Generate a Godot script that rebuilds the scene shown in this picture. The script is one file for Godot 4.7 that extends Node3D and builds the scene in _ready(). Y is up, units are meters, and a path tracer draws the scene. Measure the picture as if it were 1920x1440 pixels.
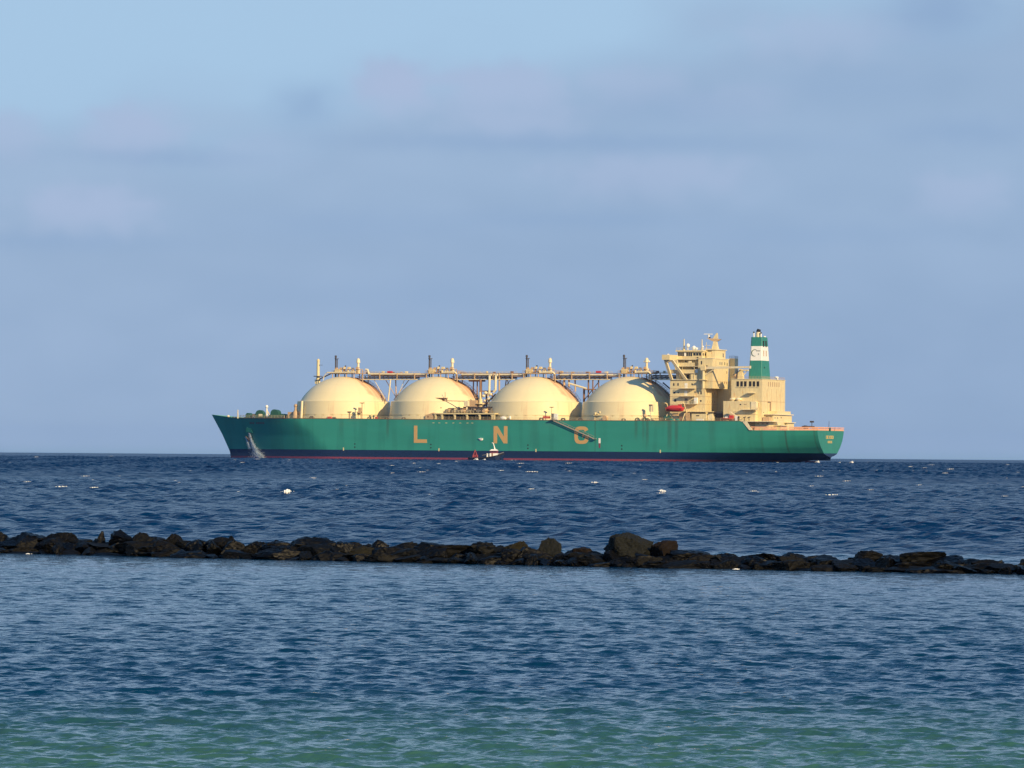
extends Node3D

const EARTH := 7.4e6          # radius in metres, with the usual bending of light over the sea
const EYE := 3.2              # height of the eye above the lagoon
const SHIP_RANGE := 1750.0
const SHIP_TURN := 22.5       # degrees between the picture plane and the ship's side

var rng := RandomNumberGenerator.new()
var used := {}


# ---------------------------------------------------------------- geometry helpers
class Geo:
	var v := PackedVector3Array()
	var n := PackedVector3Array()
	var t := PackedVector2Array()
	var ix := PackedInt32Array()

	func add(a: Vector3, na: Vector3, ua := Vector2.ZERO) -> int:
		v.append(a)
		n.append(na)
		t.append(ua)
		return v.size() - 1

	func face(i: int, j: int, k: int) -> void:      # wound clockwise as seen along its normals
		var g := (v[j] - v[i]).cross(v[k] - v[i])
		if g.dot(n[i] + n[j] + n[k]) > 0.0:
			ix.append_array(PackedInt32Array([i, k, j]))
		else:
			ix.append_array(PackedInt32Array([i, j, k]))

	func quad(a: Vector3, b: Vector3, c: Vector3, d: Vector3, out: Vector3) -> void:
		var m := (b - a).cross(c - a)
		if m.length_squared() < 1e-12:
			m = (c - a).cross(d - a)
		m = m.normalized()
		if m.dot(out) < 0.0:
			m = -m
		var i := add(a, m)
		add(b, m)
		add(c, m)
		add(d, m)
		face(i, i + 1, i + 2)
		face(i, i + 2, i + 3)

	func hexa(p: Array) -> void:                     # eight corners: four below, then the four above them
		var c := Vector3.ZERO
		for q: Vector3 in p:
			c += q / 8.0
		for f: Array in [[0, 1, 2, 3], [4, 5, 6, 7], [0, 1, 5, 4], [1, 2, 6, 5], [2, 3, 7, 6], [3, 0, 4, 7]]:
			var m: Vector3 = (p[f[0]] + p[f[1]] + p[f[2]] + p[f[3]]) / 4.0
			quad(p[f[0]], p[f[1]], p[f[2]], p[f[3]], m - c)

	func span(x0: float, x1: float, y0: float, y1: float, z0: float, z1: float) -> void:
		hexa([Vector3(x0, y0, z0), Vector3(x1, y0, z0), Vector3(x1, y0, z1), Vector3(x0, y0, z1), Vector3(x0, y1, z0), Vector3(x1, y1, z0), Vector3(x1, y1, z1), Vector3(x0, y1, z1)])

	func frustum(a: Rect2, ya: float, b: Rect2, yb: float) -> void:   # rectangles lie in x and z
		var p := []
		for r in [[a, ya], [b, yb]]:
			var q: Rect2 = r[0]
			p += [Vector3(q.position.x, r[1], q.position.y), Vector3(q.end.x, r[1], q.position.y), Vector3(q.end.x, r[1], q.end.y), Vector3(q.position.x, r[1], q.end.y)]
		hexa(p)

	func tube(a: Vector3, b: Vector3, r0: float, r1 := -1.0, k := 10) -> void:
		if r1 < 0.0:
			r1 = r0
		var w := (b - a).normalized()
		var s := w.cross(Vector3.UP if absf(w.y) < 0.9 else Vector3.RIGHT).normalized()
		var u := s.cross(w)
		var first := v.size()
		for i in k + 1:
			var d := s * cos(TAU * i / k) + u * sin(TAU * i / k)
			add(a + d * r0, d)
			add(b + d * r1, d)
		for i in k:
			var q := first + i * 2
			face(q, q + 1, q + 3)
			face(q, q + 3, q + 2)
		for e in [[a, r0, -w], [b, r1, w]]:
			if e[1] > 0.001:
				var c := add(e[0], e[2])
				for i in k + 1:
					add(e[0] + (s * cos(TAU * i / k) + u * sin(TAU * i / k)) * e[1], e[2])
				for i in k:
					face(c, c + 1 + i, c + 2 + i)

	func path(pts: Array, r: float, k := 8) -> void:
		for i in pts.size() - 1:
			tube(pts[i], pts[i + 1], r, r, k)
			if i > 0:
				ball(pts[i], Vector3.ONE * r, k, 5)

	func lathe(c: Vector3, prof: PackedVector2Array, k: int, crease := 0.7) -> void:  # profile of (radius, height)
		for i in prof.size() - 1:
			var e := prof[i + 1] - prof[i]
			var m := Vector2(e.y, -e.x).normalized()
			var m0 := m
			var m1 := m
			if i > 0:
				var f := prof[i] - prof[i - 1]
				var o := Vector2(f.y, -f.x).normalized()
				if o.dot(m) > crease:
					m0 = (m + o).normalized()
			if i < prof.size() - 2:
				var f2 := prof[i + 2] - prof[i + 1]
				var o2 := Vector2(f2.y, -f2.x).normalized()
				if o2.dot(m) > crease:
					m1 = (m + o2).normalized()
			var first := v.size()
			for j in k + 1:
				var d := Vector3(cos(TAU * j / k), 0, sin(TAU * j / k))
				add(c + d * prof[i].x + Vector3.UP * prof[i].y, d * m0.x + Vector3.UP * m0.y, Vector2(float(j) / k, prof[i].y))
				add(c + d * prof[i + 1].x + Vector3.UP * prof[i + 1].y, d * m1.x + Vector3.UP * m1.y, Vector2(float(j) / k, prof[i + 1].y))
			for j in k:
				var q := first + j * 2
				if prof[i].x > 1e-4:
					face(q, q + 1, q + 2)
				if prof[i + 1].x > 1e-4:
					face(q + 1, q + 3, q + 2)

	func ball(c: Vector3, r: Vector3, k := 14, rings := 8) -> void:
		var first := v.size()
		for i in rings + 1:
			var th := PI * i / rings
			for j in k + 1:
				var d := Vector3(sin(th) * cos(TAU * j / k), cos(th), sin(th) * sin(TAU * j / k))
				add(c + d * r, (d / r).normalized())
		for i in rings:
			for j in k:
				var q := first + i * (k + 1) + j
				if i > 0:
					face(q, q + 1, q + k + 1)
				if i < rings - 1:
					face(q + 1, q + k + 2, q + k + 1)

	func plate(poly: PackedVector2Array, origin: Vector3, ax: Vector3, ay: Vector3, depth: Vector3) -> void:  # a flat shape with thickness
		var w := depth.normalized()
		var tris := Geometry2D.triangulate_polygon(poly)
		var first := v.size()
		for q in poly:
			add(origin + ax * q.x + ay * q.y + depth, w)
		for i in range(0, tris.size(), 3):
			face(first + tris[i], first + tris[i + 1], first + tris[i + 2])
		var mid := Vector2.ZERO
		for q in poly:
			mid += q / poly.size()
		var ccw := not Geometry2D.is_polygon_clockwise(poly)
		for i in poly.size():
			var a := poly[i]
			var b := poly[(i + 1) % poly.size()]
			var e := b - a
			var o := Vector2(e.y, -e.x) if ccw else Vector2(-e.y, e.x)
			var pa := origin + ax * a.x + ay * a.y
			var pb := origin + ax * b.x + ay * b.y
			quad(pa, pb, pb + depth, pa + depth, ax * o.x + ay * o.y)

	func mesh() -> ArrayMesh:
		var arr := []
		arr.resize(Mesh.ARRAY_MAX)
		arr[Mesh.ARRAY_VERTEX] = v
		arr[Mesh.ARRAY_NORMAL] = n
		arr[Mesh.ARRAY_TEX_UV] = t
		arr[Mesh.ARRAY_INDEX] = ix
		var m := ArrayMesh.new()
		m.add_surface_from_arrays(Mesh.PRIMITIVE_TRIANGLES, arr)
		return m


# ---------------------------------------------------------------- naming and tagging
func numbered(called: String, parent: Node) -> String:
	var key := str(parent.get_instance_id()) + called
	used[key] = used.get(key, -1) + 1
	return called if used[key] == 0 else "%s_%03d" % [called, used[key]]


func put(called: String, shape, material: Material, parent: Node = self, label := "") -> MeshInstance3D:
	var o := MeshInstance3D.new()
	o.mesh = shape.mesh() if shape is Geo else shape
	o.material_override = material
	o.name = numbered(called, parent)
	o.cast_shadow = GeometryInstance3D.SHADOW_CASTING_SETTING_ON
	parent.add_child(o, true)
	if label:
		o.set_meta("label", label)
	return o


func tag(o: Node, label: String, category := "", group := "", kind := "") -> Node:
	if label:
		o.set_meta("label", label)
	if category:
		o.set_meta("category", category)
	if group:
		o.set_meta("group", group)
	if kind:
		o.set_meta("kind", kind)
	return o


func thing(called: String, label: String, category: String, at: Vector3, turn := 0.0, group := "") -> Node3D:
	var o := Node3D.new()
	o.name = numbered(called, self)
	add_child(o, true)
	o.position = at
	o.rotation_degrees.y = turn
	tag(o, label, category, group)
	return o


func box(x0: float, x1: float, y0: float, y1: float, z0: float, z1: float) -> Geo:
	var g := Geo.new()
	g.span(x0, x1, y0, y1, z0, z1)
	return g


func paint(r: float, g: float, b: float, rough := 0.5, tex: Texture2D = null, scale := 0.06) -> StandardMaterial3D:   # linear base colour
	var m := StandardMaterial3D.new()
	m.albedo_color = Color(r, g, b).linear_to_srgb()
	m.roughness = rough
	if tex:
		m.albedo_texture = tex
		m.uv1_triplanar = true
		m.uv1_scale = Vector3.ONE * scale
	return m


func sea_level(x: float, z: float) -> float:
	return -(x * x + z * z) / (2.0 * EARTH)


# ---------------------------------------------------------------- the scene
func _ready() -> void:
	rng.seed = 20
	var cam := Camera3D.new()
	cam.name = "camera"
	cam.fov = 10.83
	cam.near = 0.5
	cam.far = 20000.0
	cam.position = Vector3(0, EYE, 0)
	cam.rotation_degrees = Vector3(0.9686, 0, 0.434)
	add_child(cam)
	cam.current = true

	var env := Environment.new()
	env.tonemap_mode = Environment.TONE_MAPPER_LINEAR
	env.tonemap_exposure = 1.1
	env.background_mode = Environment.BG_SKY
	env.fog_enabled = true
	env.fog_density = 0.000022
	env.fog_light_color = Color(0.52, 0.70, 1.0)
	env.sdfgi_enabled = true
	env.ssao_enabled = true
	env.ssil_enabled = true
	var sky := Sky.new()
	var pano := PanoramaSkyMaterial.new()
	pano.panorama = make_sky()
	sky.sky_material = pano
	env.sky = sky
	var we := WorldEnvironment.new()
	we.name = "world_environment"
	we.environment = env
	add_child(we)

	var sun := DirectionalLight3D.new()
	sun.name = "sun"
	sun.light_energy = 1.6
	sun.light_color = Color(1.0, 0.88, 0.66)
	sun.light_angular_distance = 0.5
	sun.shadow_enabled = true
	var az := deg_to_rad(35.0)
	var el := deg_to_rad(24.0)
	sun.basis = Basis.looking_at(-Vector3(sin(az) * cos(el), sin(el), cos(az) * cos(el)))
	add_child(sun)

	make_materials()
	build_sea()
	build_breakwater()
	build_ship()
	build_boats()
	build_tug()
	build_water_details()


# ---------------------------------------------------------------- sky: air and clouds only
var cloud_noise := FastNoiseLite.new()
var wisp_noise := FastNoiseLite.new()

func ramp3(x: float, stops: Array) -> Vector3:
	for i in stops.size() - 1:
		if x <= stops[i + 1][0]:
			var f := clampf((x - stops[i][0]) / (stops[i + 1][0] - stops[i][0]), 0, 1)
			f = f * f * (3.0 - 2.0 * f)
			return (stops[i][1] as Vector3).lerp(stops[i + 1][1], f)
	return stops[-1][1]


const AIR := [[0.0, Vector3(0.345, 0.48, 0.68)], [6.0, Vector3(0.385, 0.57, 0.775)], [10.0, Vector3(0.37, 0.58, 0.82)], [19.0, Vector3(0.18, 0.375, 0.66)], [32.0, Vector3(0.09, 0.235, 0.50)], [90.0, Vector3(0.05, 0.14, 0.35)]]
# soft cloud heads seen over the sea: azimuth, elevation, half width, half height (degrees), weight
const HEADS := [[-1.66, 5.2, 0.62, 0.40, 1.0], [-0.2, 5.2, 1.1, 0.40, 0.8], [0.05, 4.72, 1.0, 0.28, 0.6], [-5.4, 4.55, 0.7, 0.40, 0.85], [-6.0, 3.42, 1.0, 0.36, 0.8], [2.0, 3.98, 1.5, 0.34, 0.6], [6.3, 3.75, 0.7, 0.32, 0.55], [-7.1, 4.45, 0.5, 0.34, 0.6], [4.4, 5.95, 1.3, 0.35, 0.5], [1.6, 5.25, 0.8, 0.3, 0.5], [3.1, 5.0, 0.9, 0.3, 0.35], [-3.6, 4.25, 0.8, 0.3, 0.3]]
const SHADES := [[-2.95, 4.88, 0.5, 0.3, 0.8], [0.7, 4.38, 3.2, 0.13, 0.95], [6.0, 6.25, 0.8, 0.45, 1.0], [6.4, 4.55, 1.1, 0.2, 0.7], [0.9, 3.3, 2.0, 0.13, 0.7], [-2.2, 3.2, 2.0, 0.22, 0.5], [-6.3, 2.92, 1.6, 0.11, 0.7], [-5.0, 4.12, 1.5, 0.12, 0.7], [2.3, 4.85, 1.1, 0.28, 0.45], [4.9, 5.2, 1.3, 0.3, 0.4], [-1.0, 2.2, 3.0, 0.25, 0.3], [4.2, 3.1, 2.0, 0.14, 0.45]]

func sky_color(az: float, el: float) -> Vector3:
	var e := maxf(el, 0.0)
	var air := ramp3(e, AIR)
	var a := deg_to_rad(az)
	var r := deg_to_rad(e)
	var d := Vector3(sin(a) * cos(r), sin(r), -cos(a) * cos(r))
	# a broken sheet of cloud high over the coast, thinning upwards
	var flat := 1.0 / (d.y + 0.09)
	var q := Vector3(d.x * flat, 3.7, d.z * flat)
	var body := cloud_noise.get_noise_3dv(q * 1.4)
	var wide := smoothstep(-0.05, 0.35, body) * (0.5 - 0.38 * smoothstep(9.0, 26.0, e))
	var lit := Vector3(0.40, 0.48, 0.64)
	var grey := Vector3(0.25, 0.35, 0.54)
	var far := air.lerp(grey.lerp(lit, smoothstep(-0.1, 0.5, wisp_noise.get_noise_3dv(q * 3.0))), wide)
	# the long low bank over the horizon, broken on the left where the clear air shows above it
	var w := Vector3(az, e * 2.6, 0.0)
	var n1 := wisp_noise.get_noise_3dv(w * 0.16)
	var n2 := wisp_noise.get_noise_3dv(w * 0.5 + Vector3(9, 4, 2))
	var crest := 4.9 + 0.075 * az * (1.0 if az < 9.0 else 9.0 / az) + 0.55 * smoothstep(-3.6, -1.0, az) + 0.8 * smoothstep(-0.5, 4.5, az) + 1.1 * n1 + 0.3 * n2
	var bank := 1.0 - smoothstep(crest - 0.9, crest + 0.8, e)
	var low := Vector3(0.302, 0.425, 0.622).lerp(Vector3(0.322, 0.455, 0.65), smoothstep(1.0, 5.0, e))
	low += Vector3(0.026, 0.028, 0.03) * (n1 * 0.9 + n2 * 0.7)
	low += Vector3(0.02, 0.02, 0.012) * smoothstep(1.2, 0.0, e)
	low += Vector3(0.014, 0.014, 0.012) * smoothstep(2.0, -7.0, az)
	var curl := 0.62 * wisp_noise.get_noise_2d(az * 1.5 + 3.0, e * 3.0) + 0.42 * wisp_noise.get_noise_2d(az * 4.2 + 31.0, e * 7.5)
	var wx := az + 0.35 * curl
	var wy := e + 0.10 * curl
	var head := 0.0
	for h: Array in HEADS:
		var p := Vector2((az - h[0]) / (h[2] * 1.25), (e - h[1]) / (h[3] * (1.0 if e > h[1] else 1.9)))
		var a2: float = h[4] * smoothstep(-0.1, 0.7, 1.0 - p.length() + 0.62 * curl)
		head = maxf(head, a2 * smoothstep(-1.0, 0.25, p.y + 0.25))
	var dim := 0.0
	for h: Array in SHADES:
		var p2 := Vector2((wx - h[0]) / h[2], (wy - h[1]) / h[3])
		dim = maxf(dim, h[4] * exp(-p2.length_squared()))
	var c := air.lerp(low, maxf(bank, head * 0.85))
	c = c.lerp(Vector3(0.40, 0.502, 0.708), head)
	c = c.lerp(Vector3(0.272, 0.405, 0.62), dim * 0.85)
	return c.lerp(far, smoothstep(6.8, 11.0, e)) * 0.91


func make_sky() -> ImageTexture:
	cloud_noise.seed = 5
	cloud_noise.noise_type = FastNoiseLite.TYPE_SIMPLEX_SMOOTH
	cloud_noise.frequency = 0.45
	cloud_noise.fractal_octaves = 4
	wisp_noise.seed = 11
	wisp_noise.noise_type = FastNoiseLite.TYPE_SIMPLEX_SMOOTH
	wisp_noise.frequency = 1.0
	wisp_noise.fractal_octaves = 3
	var im := Image.create(720, 360, false, Image.FORMAT_RGBAF)
	im.fill(Color(0.25, 0.36, 0.52))
	for y in 182:
		for x in 720:
			var az := wrapf((x + 0.5) * 0.5, -180.0, 180.0)
			var c := sky_color(az, 90.0 - (y + 0.5) * 0.5)
			im.set_pixel(x, y, Color(c.x, c.y, c.z))
	im.resize(3600, 1800, Image.INTERPOLATE_CUBIC)
	for y in range(805, 901):
		for x in range(-95, 95):
			var c := sky_color((x + 0.5) * 0.1, 90.0 - (y + 0.5) * 0.1)
			im.set_pixel(posmod(x, 3600), y, Color(c.x, c.y, c.z))
	return ImageTexture.create_from_image(im)


# ---------------------------------------------------------------- materials
var M := {}

func make_streaks() -> ImageTexture:      # rain and rust streaks on painted steel, faint plate tone
	var f := FastNoiseLite.new()
	f.seed = 3
	f.frequency = 0.035
	f.fractal_octaves = 4
	var s := 512
	var im := Image.create(s, s, false, Image.FORMAT_RGB8)
	for y in s:
		for x in s:
			var k := smoothstep(0.75, 1.0, float(x) / s)
			var l := smoothstep(0.75, 1.0, float(y) / s)
			var run := lerpf(f.get_noise_2d(x * 1.6, y * 0.12), f.get_noise_2d((x - s) * 1.6, y * 0.12), k)
			var run2 := lerpf(f.get_noise_2d(x * 1.6, (y - s) * 0.12), f.get_noise_2d((x - s) * 1.6, (y - s) * 0.12), k)
			run = lerpf(run, run2, l)
			var blot := lerpf(f.get_noise_2d(x * 0.5 + 900.0, y * 0.5), f.get_noise_2d((x - s) * 0.5 + 900.0, y * 0.5), k)
			var rust := smoothstep(0.16, 0.5, run) * smoothstep(-0.1, 0.35, blot)
			var v := 0.965 + 0.035 * blot - 0.05 * smoothstep(0.0, 0.4, run)
			im.set_pixel(x, y, Color(v, v - 0.10 * rust, v - 0.17 * rust).clamp())
	return ImageTexture.create_from_image(im)


func make_grain(seed: int, lo: float, hi: float, freq := 0.02, octaves := 5) -> NoiseTexture2D:
	var f := FastNoiseLite.new()
	f.seed = seed
	f.frequency = freq
	f.fractal_octaves = octaves
	var tx := NoiseTexture2D.new()
	tx.width = 512
	tx.height = 512
	tx.seamless = true
	tx.noise = f
	var ra := Gradient.new()
	ra.set_color(0, Color(lo, lo, lo))
	ra.set_color(1, Color(hi, hi, hi))
	tx.color_ramp = ra
	return tx


func make_hull_texture() -> ImageTexture:   # along the ship in x, keel to deck in y; colour is the paint itself
	var f := FastNoiseLite.new()
	f.seed = 8
	f.frequency = 0.02
	f.fractal_octaves = 4
	var w := 1450
	var h := 128
	var im := Image.create(w, h, false, Image.FORMAT_RGB8)
	# streaks below scuppers and fairleads: place along the ship, width, strength, length
	var runs := [[-48.0, 0.7, 0.55, 0.6], [-10.5, 3.5, 0.22, 0.9], [66.5, 0.7, 0.5, 0.6], [69.7, 0.6, 0.4, 0.7], [71.5, 0.7, 0.5, 0.8], [81.5, 1.0, 0.55, 0.9], [84.5, 0.8, 0.55, 0.8], [131.5, 0.35, 0.8, 1.2], [121.5, 0.6, 0.3, 1.2], [143.2, 0.3, 0.5, 1.2], [-92.0, 1.5, 0.2, 0.7], [48.0, 0.3, 0.55, 1.1], [100.0, 1.5, 0.2, 0.7], [20.0, 2.5, 0.12, 0.9], [-70.0, 1.2, 0.18, 0.6]]
	for x in w:
		var xx := -145.0 + 290.0 * (x + 0.5) / w
		for y in h:
			var down := (y + 0.5) / h
			var run := f.get_noise_2d(x * 1.5, y * 0.10)
			var blot := f.get_noise_2d(x * 0.35 + 500.0, y * 0.9)
			var v := 1.0 + 0.10 * blot - 0.10 * smoothstep(0.02, 0.4, run)
			var plate := fposmod(xx, 12.0)
			if plate < 0.25:
				v -= 0.03
			var stain := 0.0
			for r: Array in runs:
				var a: float = absf(xx - r[0] + 0.15 * f.get_noise_2d(y * 2.0, r[0] * 5.0)) / r[1]
				if a < 1.5:
					stain = maxf(stain, r[2] * (1.0 - smoothstep(0.4, 1.4, a)) * (1.0 - smoothstep(r[3] * 0.45, r[3], down)))
			var c := Color(0.032, 0.265, 0.215) * v
			c = c.lerp(Color(0.045, 0.11, 0.085), stain)
			c = c.lerp(Color(0.12, 0.16, 0.09), 0.28 * smoothstep(0.12, 0.45, blot) * smoothstep(0.35, 0.0, down))
			c.a = 1.0
			im.set_pixel(x, y, c.linear_to_srgb().clamp())
	return ImageTexture.create_from_image(im)


func make_dome_texture() -> ImageTexture:   # round the dome in x, skirt to crown in y
	var f := FastNoiseLite.new()
	f.seed = 21
	f.frequency = 0.02
	f.fractal_octaves = 4
	var w := 1024
	var h := 192
	var im := Image.create(w, h, false, Image.FORMAT_RGB8)
	for x in w:
		var u := (x + 0.5) / w          # 0 is aft, 0.25 is port, 0.5 is forward
		var aft := minf(u, 1.0 - u)
		for y in h:
			var up := (y + 0.5) / h
			var run := f.get_noise_2d(x * 1.5, y * 0.15)
			var blot := f.get_noise_2d(x * 0.6, y * 1.2 + 300.0)
			var v := 1.0 + 0.03 * blot - 0.035 * smoothstep(0.1, 0.5, run)
			var c := Color(0.83, 0.715, 0.435) * v
			for ring in [0.42, 0.62, 0.80]:
				if absf(up - ring) < 0.006:
					c = c * 0.965
			if fposmod(u * 48.0, 1.0) < 0.02 and up > 0.42:
				c = c * 0.985
			var rust := smoothstep(0.075, 0.035, aft + 0.03 * blot) * smoothstep(0.42, 0.55, up) * (0.6 + 0.6 * run)
			rust = maxf(rust, 0.35 * smoothstep(0.2, 0.55, run) * smoothstep(0.88, 1.0, up))
			rust = maxf(rust, 0.22 * smoothstep(0.25, 0.5, run) * smoothstep(0.5, 0.38, up))
			c = c.lerp(Color(0.66, 0.36, 0.21), clampf(rust, 0.0, 0.8))
			c.a = 1.0
			im.set_pixel(x, h - 1 - y, c.linear_to_srgb().clamp())
	return ImageTexture.create_from_image(im)


func make_materials() -> void:
	var streak := make_streaks()
	var grain := make_grain(4, 0.72, 1.0)
	M.cream = paint(0.80, 0.675, 0.39, 0.5, streak)
	M.cream_light = paint(0.86, 0.76, 0.52, 0.5, streak)
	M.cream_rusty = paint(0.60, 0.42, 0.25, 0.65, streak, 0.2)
	M.stair = paint(0.50, 0.29, 0.18, 0.7, grain, 0.4)
	M.rust = paint(0.36, 0.20, 0.12, 0.75, grain, 0.4)
	M.dark_steel = paint(0.10, 0.085, 0.085, 0.6, grain, 0.4)
	M.grey = paint(0.26, 0.24, 0.22, 0.6, grain, 0.4)
	M.white = paint(0.85, 0.85, 0.82, 0.4)
	M.green = paint(0.034, 0.25, 0.205, 0.45, streak)
	M.deck_green = paint(0.03, 0.13, 0.095, 0.6, grain, 0.4)
	M.deck = paint(0.10, 0.12, 0.09, 0.7, grain, 0.1)
	M.navy = paint(0.009, 0.026, 0.085, 0.4, streak)
	M.antifoul = paint(0.25, 0.052, 0.10, 0.6, streak)
	M.glass = paint(0.015, 0.017, 0.025, 0.12)
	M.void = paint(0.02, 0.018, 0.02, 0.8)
	M.letter = paint(0.62, 0.39, 0.16, 0.6, streak, 0.3)
	M.name_paint = paint(0.55, 0.42, 0.16, 0.6)
	M.bow_name = paint(0.16, 0.10, 0.10, 0.6)
	M.salmon = paint(0.88, 0.46, 0.29, 0.6, streak)
	M.boat_red = paint(0.56, 0.045, 0.045, 0.35)
	M.ladder = paint(0.36, 0.31, 0.27, 0.6)
	M.tug_red = paint(0.24, 0.03, 0.045, 0.5)
	M.logo = paint(0.10, 0.16, 0.08, 0.6)
	M.logo_pale = paint(0.42, 0.42, 0.40, 0.6)
	M.louvre = paint(0.42, 0.28, 0.17, 0.7)
	M.hull = paint(1, 1, 1, 0.42)
	M.hull.albedo_texture = make_hull_texture()
	M.hull.texture_repeat = false
	M.dome = paint(1, 1, 1, 0.55)
	M.dome.albedo_texture = make_dome_texture()
	M.spray = paint(0.5, 0.62, 0.78, 0.9)
	M.foam = paint(0.86, 0.88, 0.9, 0.9)


# ---------------------------------------------------------------- sea
var wkx := PackedFloat32Array()
var wkz := PackedFloat32Array()
var wph := PackedFloat32Array()
var wam := PackedFloat32Array()
var wdx := PackedFloat32Array()
var wdz := PackedFloat32Array()
var wln := PackedFloat32Array()
var gust := FastNoiseLite.new()
var sea_waves := 0
var lagoon_waves := 0            # the first waves belong to the lagoon, the rest to the open sea

func reef_line(x: float) -> float:      # the foot of the breakwater on the lagoon side
	return -115.5 + 0.483 * x - 0.005 * x * x


func add_waves(count: int, short: float, long: float, slope: float, toward: float, spread: float) -> void:
	for i in count:
		var f := (i + rng.randf()) / count
		var l := short * pow(long / short, f)
		var a := deg_to_rad(toward + spread * (rng.randf() + rng.randf() - 1.0))
		var k := TAU / l
		wkx.append(k * sin(a))
		wkz.append(k * cos(a))
		wdx.append(sin(a))
		wdz.append(cos(a))
		wph.append(rng.randf() * TAU)
		wam.append(slope * sqrt(2.0 / count) / k)
		wln.append(l)


func displaced(x: float, z: float, from: int, to: int, step: float, amp: float) -> Vector3:
	var y := 0.0
	var ox := 0.0
	var oz := 0.0
	for i in range(from, to):
		var l := wln[i]
		if l < step * 2.2:
			continue
		var a := wam[i] * amp
		if l < step * 4.0:
			a *= (l / step - 2.2) / 1.8
		var p := wkx[i] * x + wkz[i] * z + wph[i]
		y += a * cos(p)
		var s := a * sin(p)
		ox -= 1.25 * s * wdx[i]
		oz -= 1.25 * s * wdz[i]
	return Vector3(ox, y, oz)


func wave(x: float, z: float, step: float) -> Vector3:
	var beyond := reef_line(x) - 1.0 - z       # metres out to sea from the breakwater
	var g := gust.get_noise_2d(x, z * 0.45)
	if beyond < 0.0:
		var calm := 0.30 + 0.70 * smoothstep(1.0, 42.0, -beyond)
		return displaced(x, z, 0, lagoon_waves, step, calm * (1.0 + 0.75 * g))
	var r := sqrt(x * x + z * z)
	var amp := (0.34 + 0.36 * smoothstep(5.0, 60.0, beyond) + 0.38 * smoothstep(50.0, 220.0, beyond)) * (1.0 + 0.4 * g)
	var d := Vector3.ZERO
	if r < 900.0:
		d = displaced(x, z, lagoon_waves, sea_waves, step, amp * (1.0 - smoothstep(600.0, 900.0, r)))
	if r > 150.0:
		d += displaced(x, z, sea_waves, wkx.size(), step, amp * (0.5 * smoothstep(170.0, 420.0, r) + 0.75 * smoothstep(420.0, 720.0, r)) * (1.0 - smoothstep(2600.0, 5000.0, r)))
	return d


func sea_patch(r0: float, r1: float, ratio: float, cols: int, half: float, shallow: bool, even := 0.0) -> ArrayMesh:
	var rows := int(ceil(log(r1 / r0) / ratio)) + 1
	if even > 0.0:
		rows = int(ceil((r1 - r0) / even)) + 1
	var v := PackedVector3Array()
	var n := PackedVector3Array()
	var t := PackedVector2Array()
	var c := PackedColorArray()
	v.resize(rows * cols)
	n.resize(rows * cols)
	t.resize(rows * cols)
	c.resize(rows * cols)
	var strips := []
	strips.resize(rows)
	var one_row := func(i: int) -> void:
		var r := minf(r0 + even * i if even > 0.0 else r0 * exp(ratio * i), r1)
		var step := even if even > 0.0 else r * ratio
		var line := PackedVector3Array()
		line.resize(cols)
		for j in cols:
			var a := -half + 2.0 * half * j / (cols - 1)
			var x := r * sin(a)
			var z := -r * cos(a)
			var d := wave(x, z, step)
			line[j] = Vector3(x + d.x, d.y + sea_level(x, z), z + d.z)
		strips[i] = line
	WorkerThreadPool.wait_for_group_task_completion(WorkerThreadPool.add_group_task(one_row, rows))
	for i in rows:
		var line: PackedVector3Array = strips[i]
		for j in cols:
			v[i * cols + j] = line[j]
			t[i * cols + j] = Vector2(line[j].x, line[j].z)
			c[i * cols + j] = water_body(line[j].x, line[j].z) if shallow else DEEP
	for i in rows:
		for j in cols:
			var e := v[i * cols + mini(j + 1, cols - 1)] - v[i * cols + maxi(j - 1, 0)]
			var f := v[mini(i + 1, rows - 1) * cols + j] - v[maxi(i - 1, 0) * cols + j]
			n[i * cols + j] = e.cross(f).normalized()
	var ix := PackedInt32Array()
	ix.resize((rows - 1) * (cols - 1) * 6)
	var k := 0
	for i in rows - 1:
		for j in cols - 1:
			var q := i * cols + j
			ix[k] = q
			ix[k + 1] = q + cols
			ix[k + 2] = q + 1
			ix[k + 3] = q + 1
			ix[k + 4] = q + cols
			ix[k + 5] = q + cols + 1
			k += 6
	return sheet(v, n, t, c, ix)


func sheet(v: PackedVector3Array, n: PackedVector3Array, t: PackedVector2Array, c: PackedColorArray, ix: PackedInt32Array) -> ArrayMesh:
	var arr := []
	arr.resize(Mesh.ARRAY_MAX)
	if n[0].y < 0.0:
		for i in n.size():
			n[i] = -n[i]
	if (v[ix[1]] - v[ix[0]]).cross(v[ix[2]] - v[ix[0]]).y > 0.0:
		for i in range(0, ix.size(), 3):
			var s := ix[i + 1]
			ix[i + 1] = ix[i + 2]
			ix[i + 2] = s
	arr[Mesh.ARRAY_VERTEX] = v
	arr[Mesh.ARRAY_NORMAL] = n
	arr[Mesh.ARRAY_TEX_UV] = t
	arr[Mesh.ARRAY_COLOR] = c
	arr[Mesh.ARRAY_INDEX] = ix
	var m := ArrayMesh.new()
	m.add_surface_from_arrays(Mesh.PRIMITIVE_TRIANGLES, arr)
	return m


const DEEP := Color(0.0008, 0.025, 0.088)
const BAY := Color(0.0009, 0.029, 0.078)
const SHALLOW := Color(0.034, 0.108, 0.094)

func water_body(x: float, z: float) -> Color:      # deep blue, turning green over the sand near the beach
	var r := -z + 3.5 * gust.get_noise_2d(x * 0.7 + 70.0, z * 0.5) - 0.12 * x
	return BAY.lerp(SHALLOW, 1.0 - smoothstep(41.0, 55.0, r))


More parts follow.
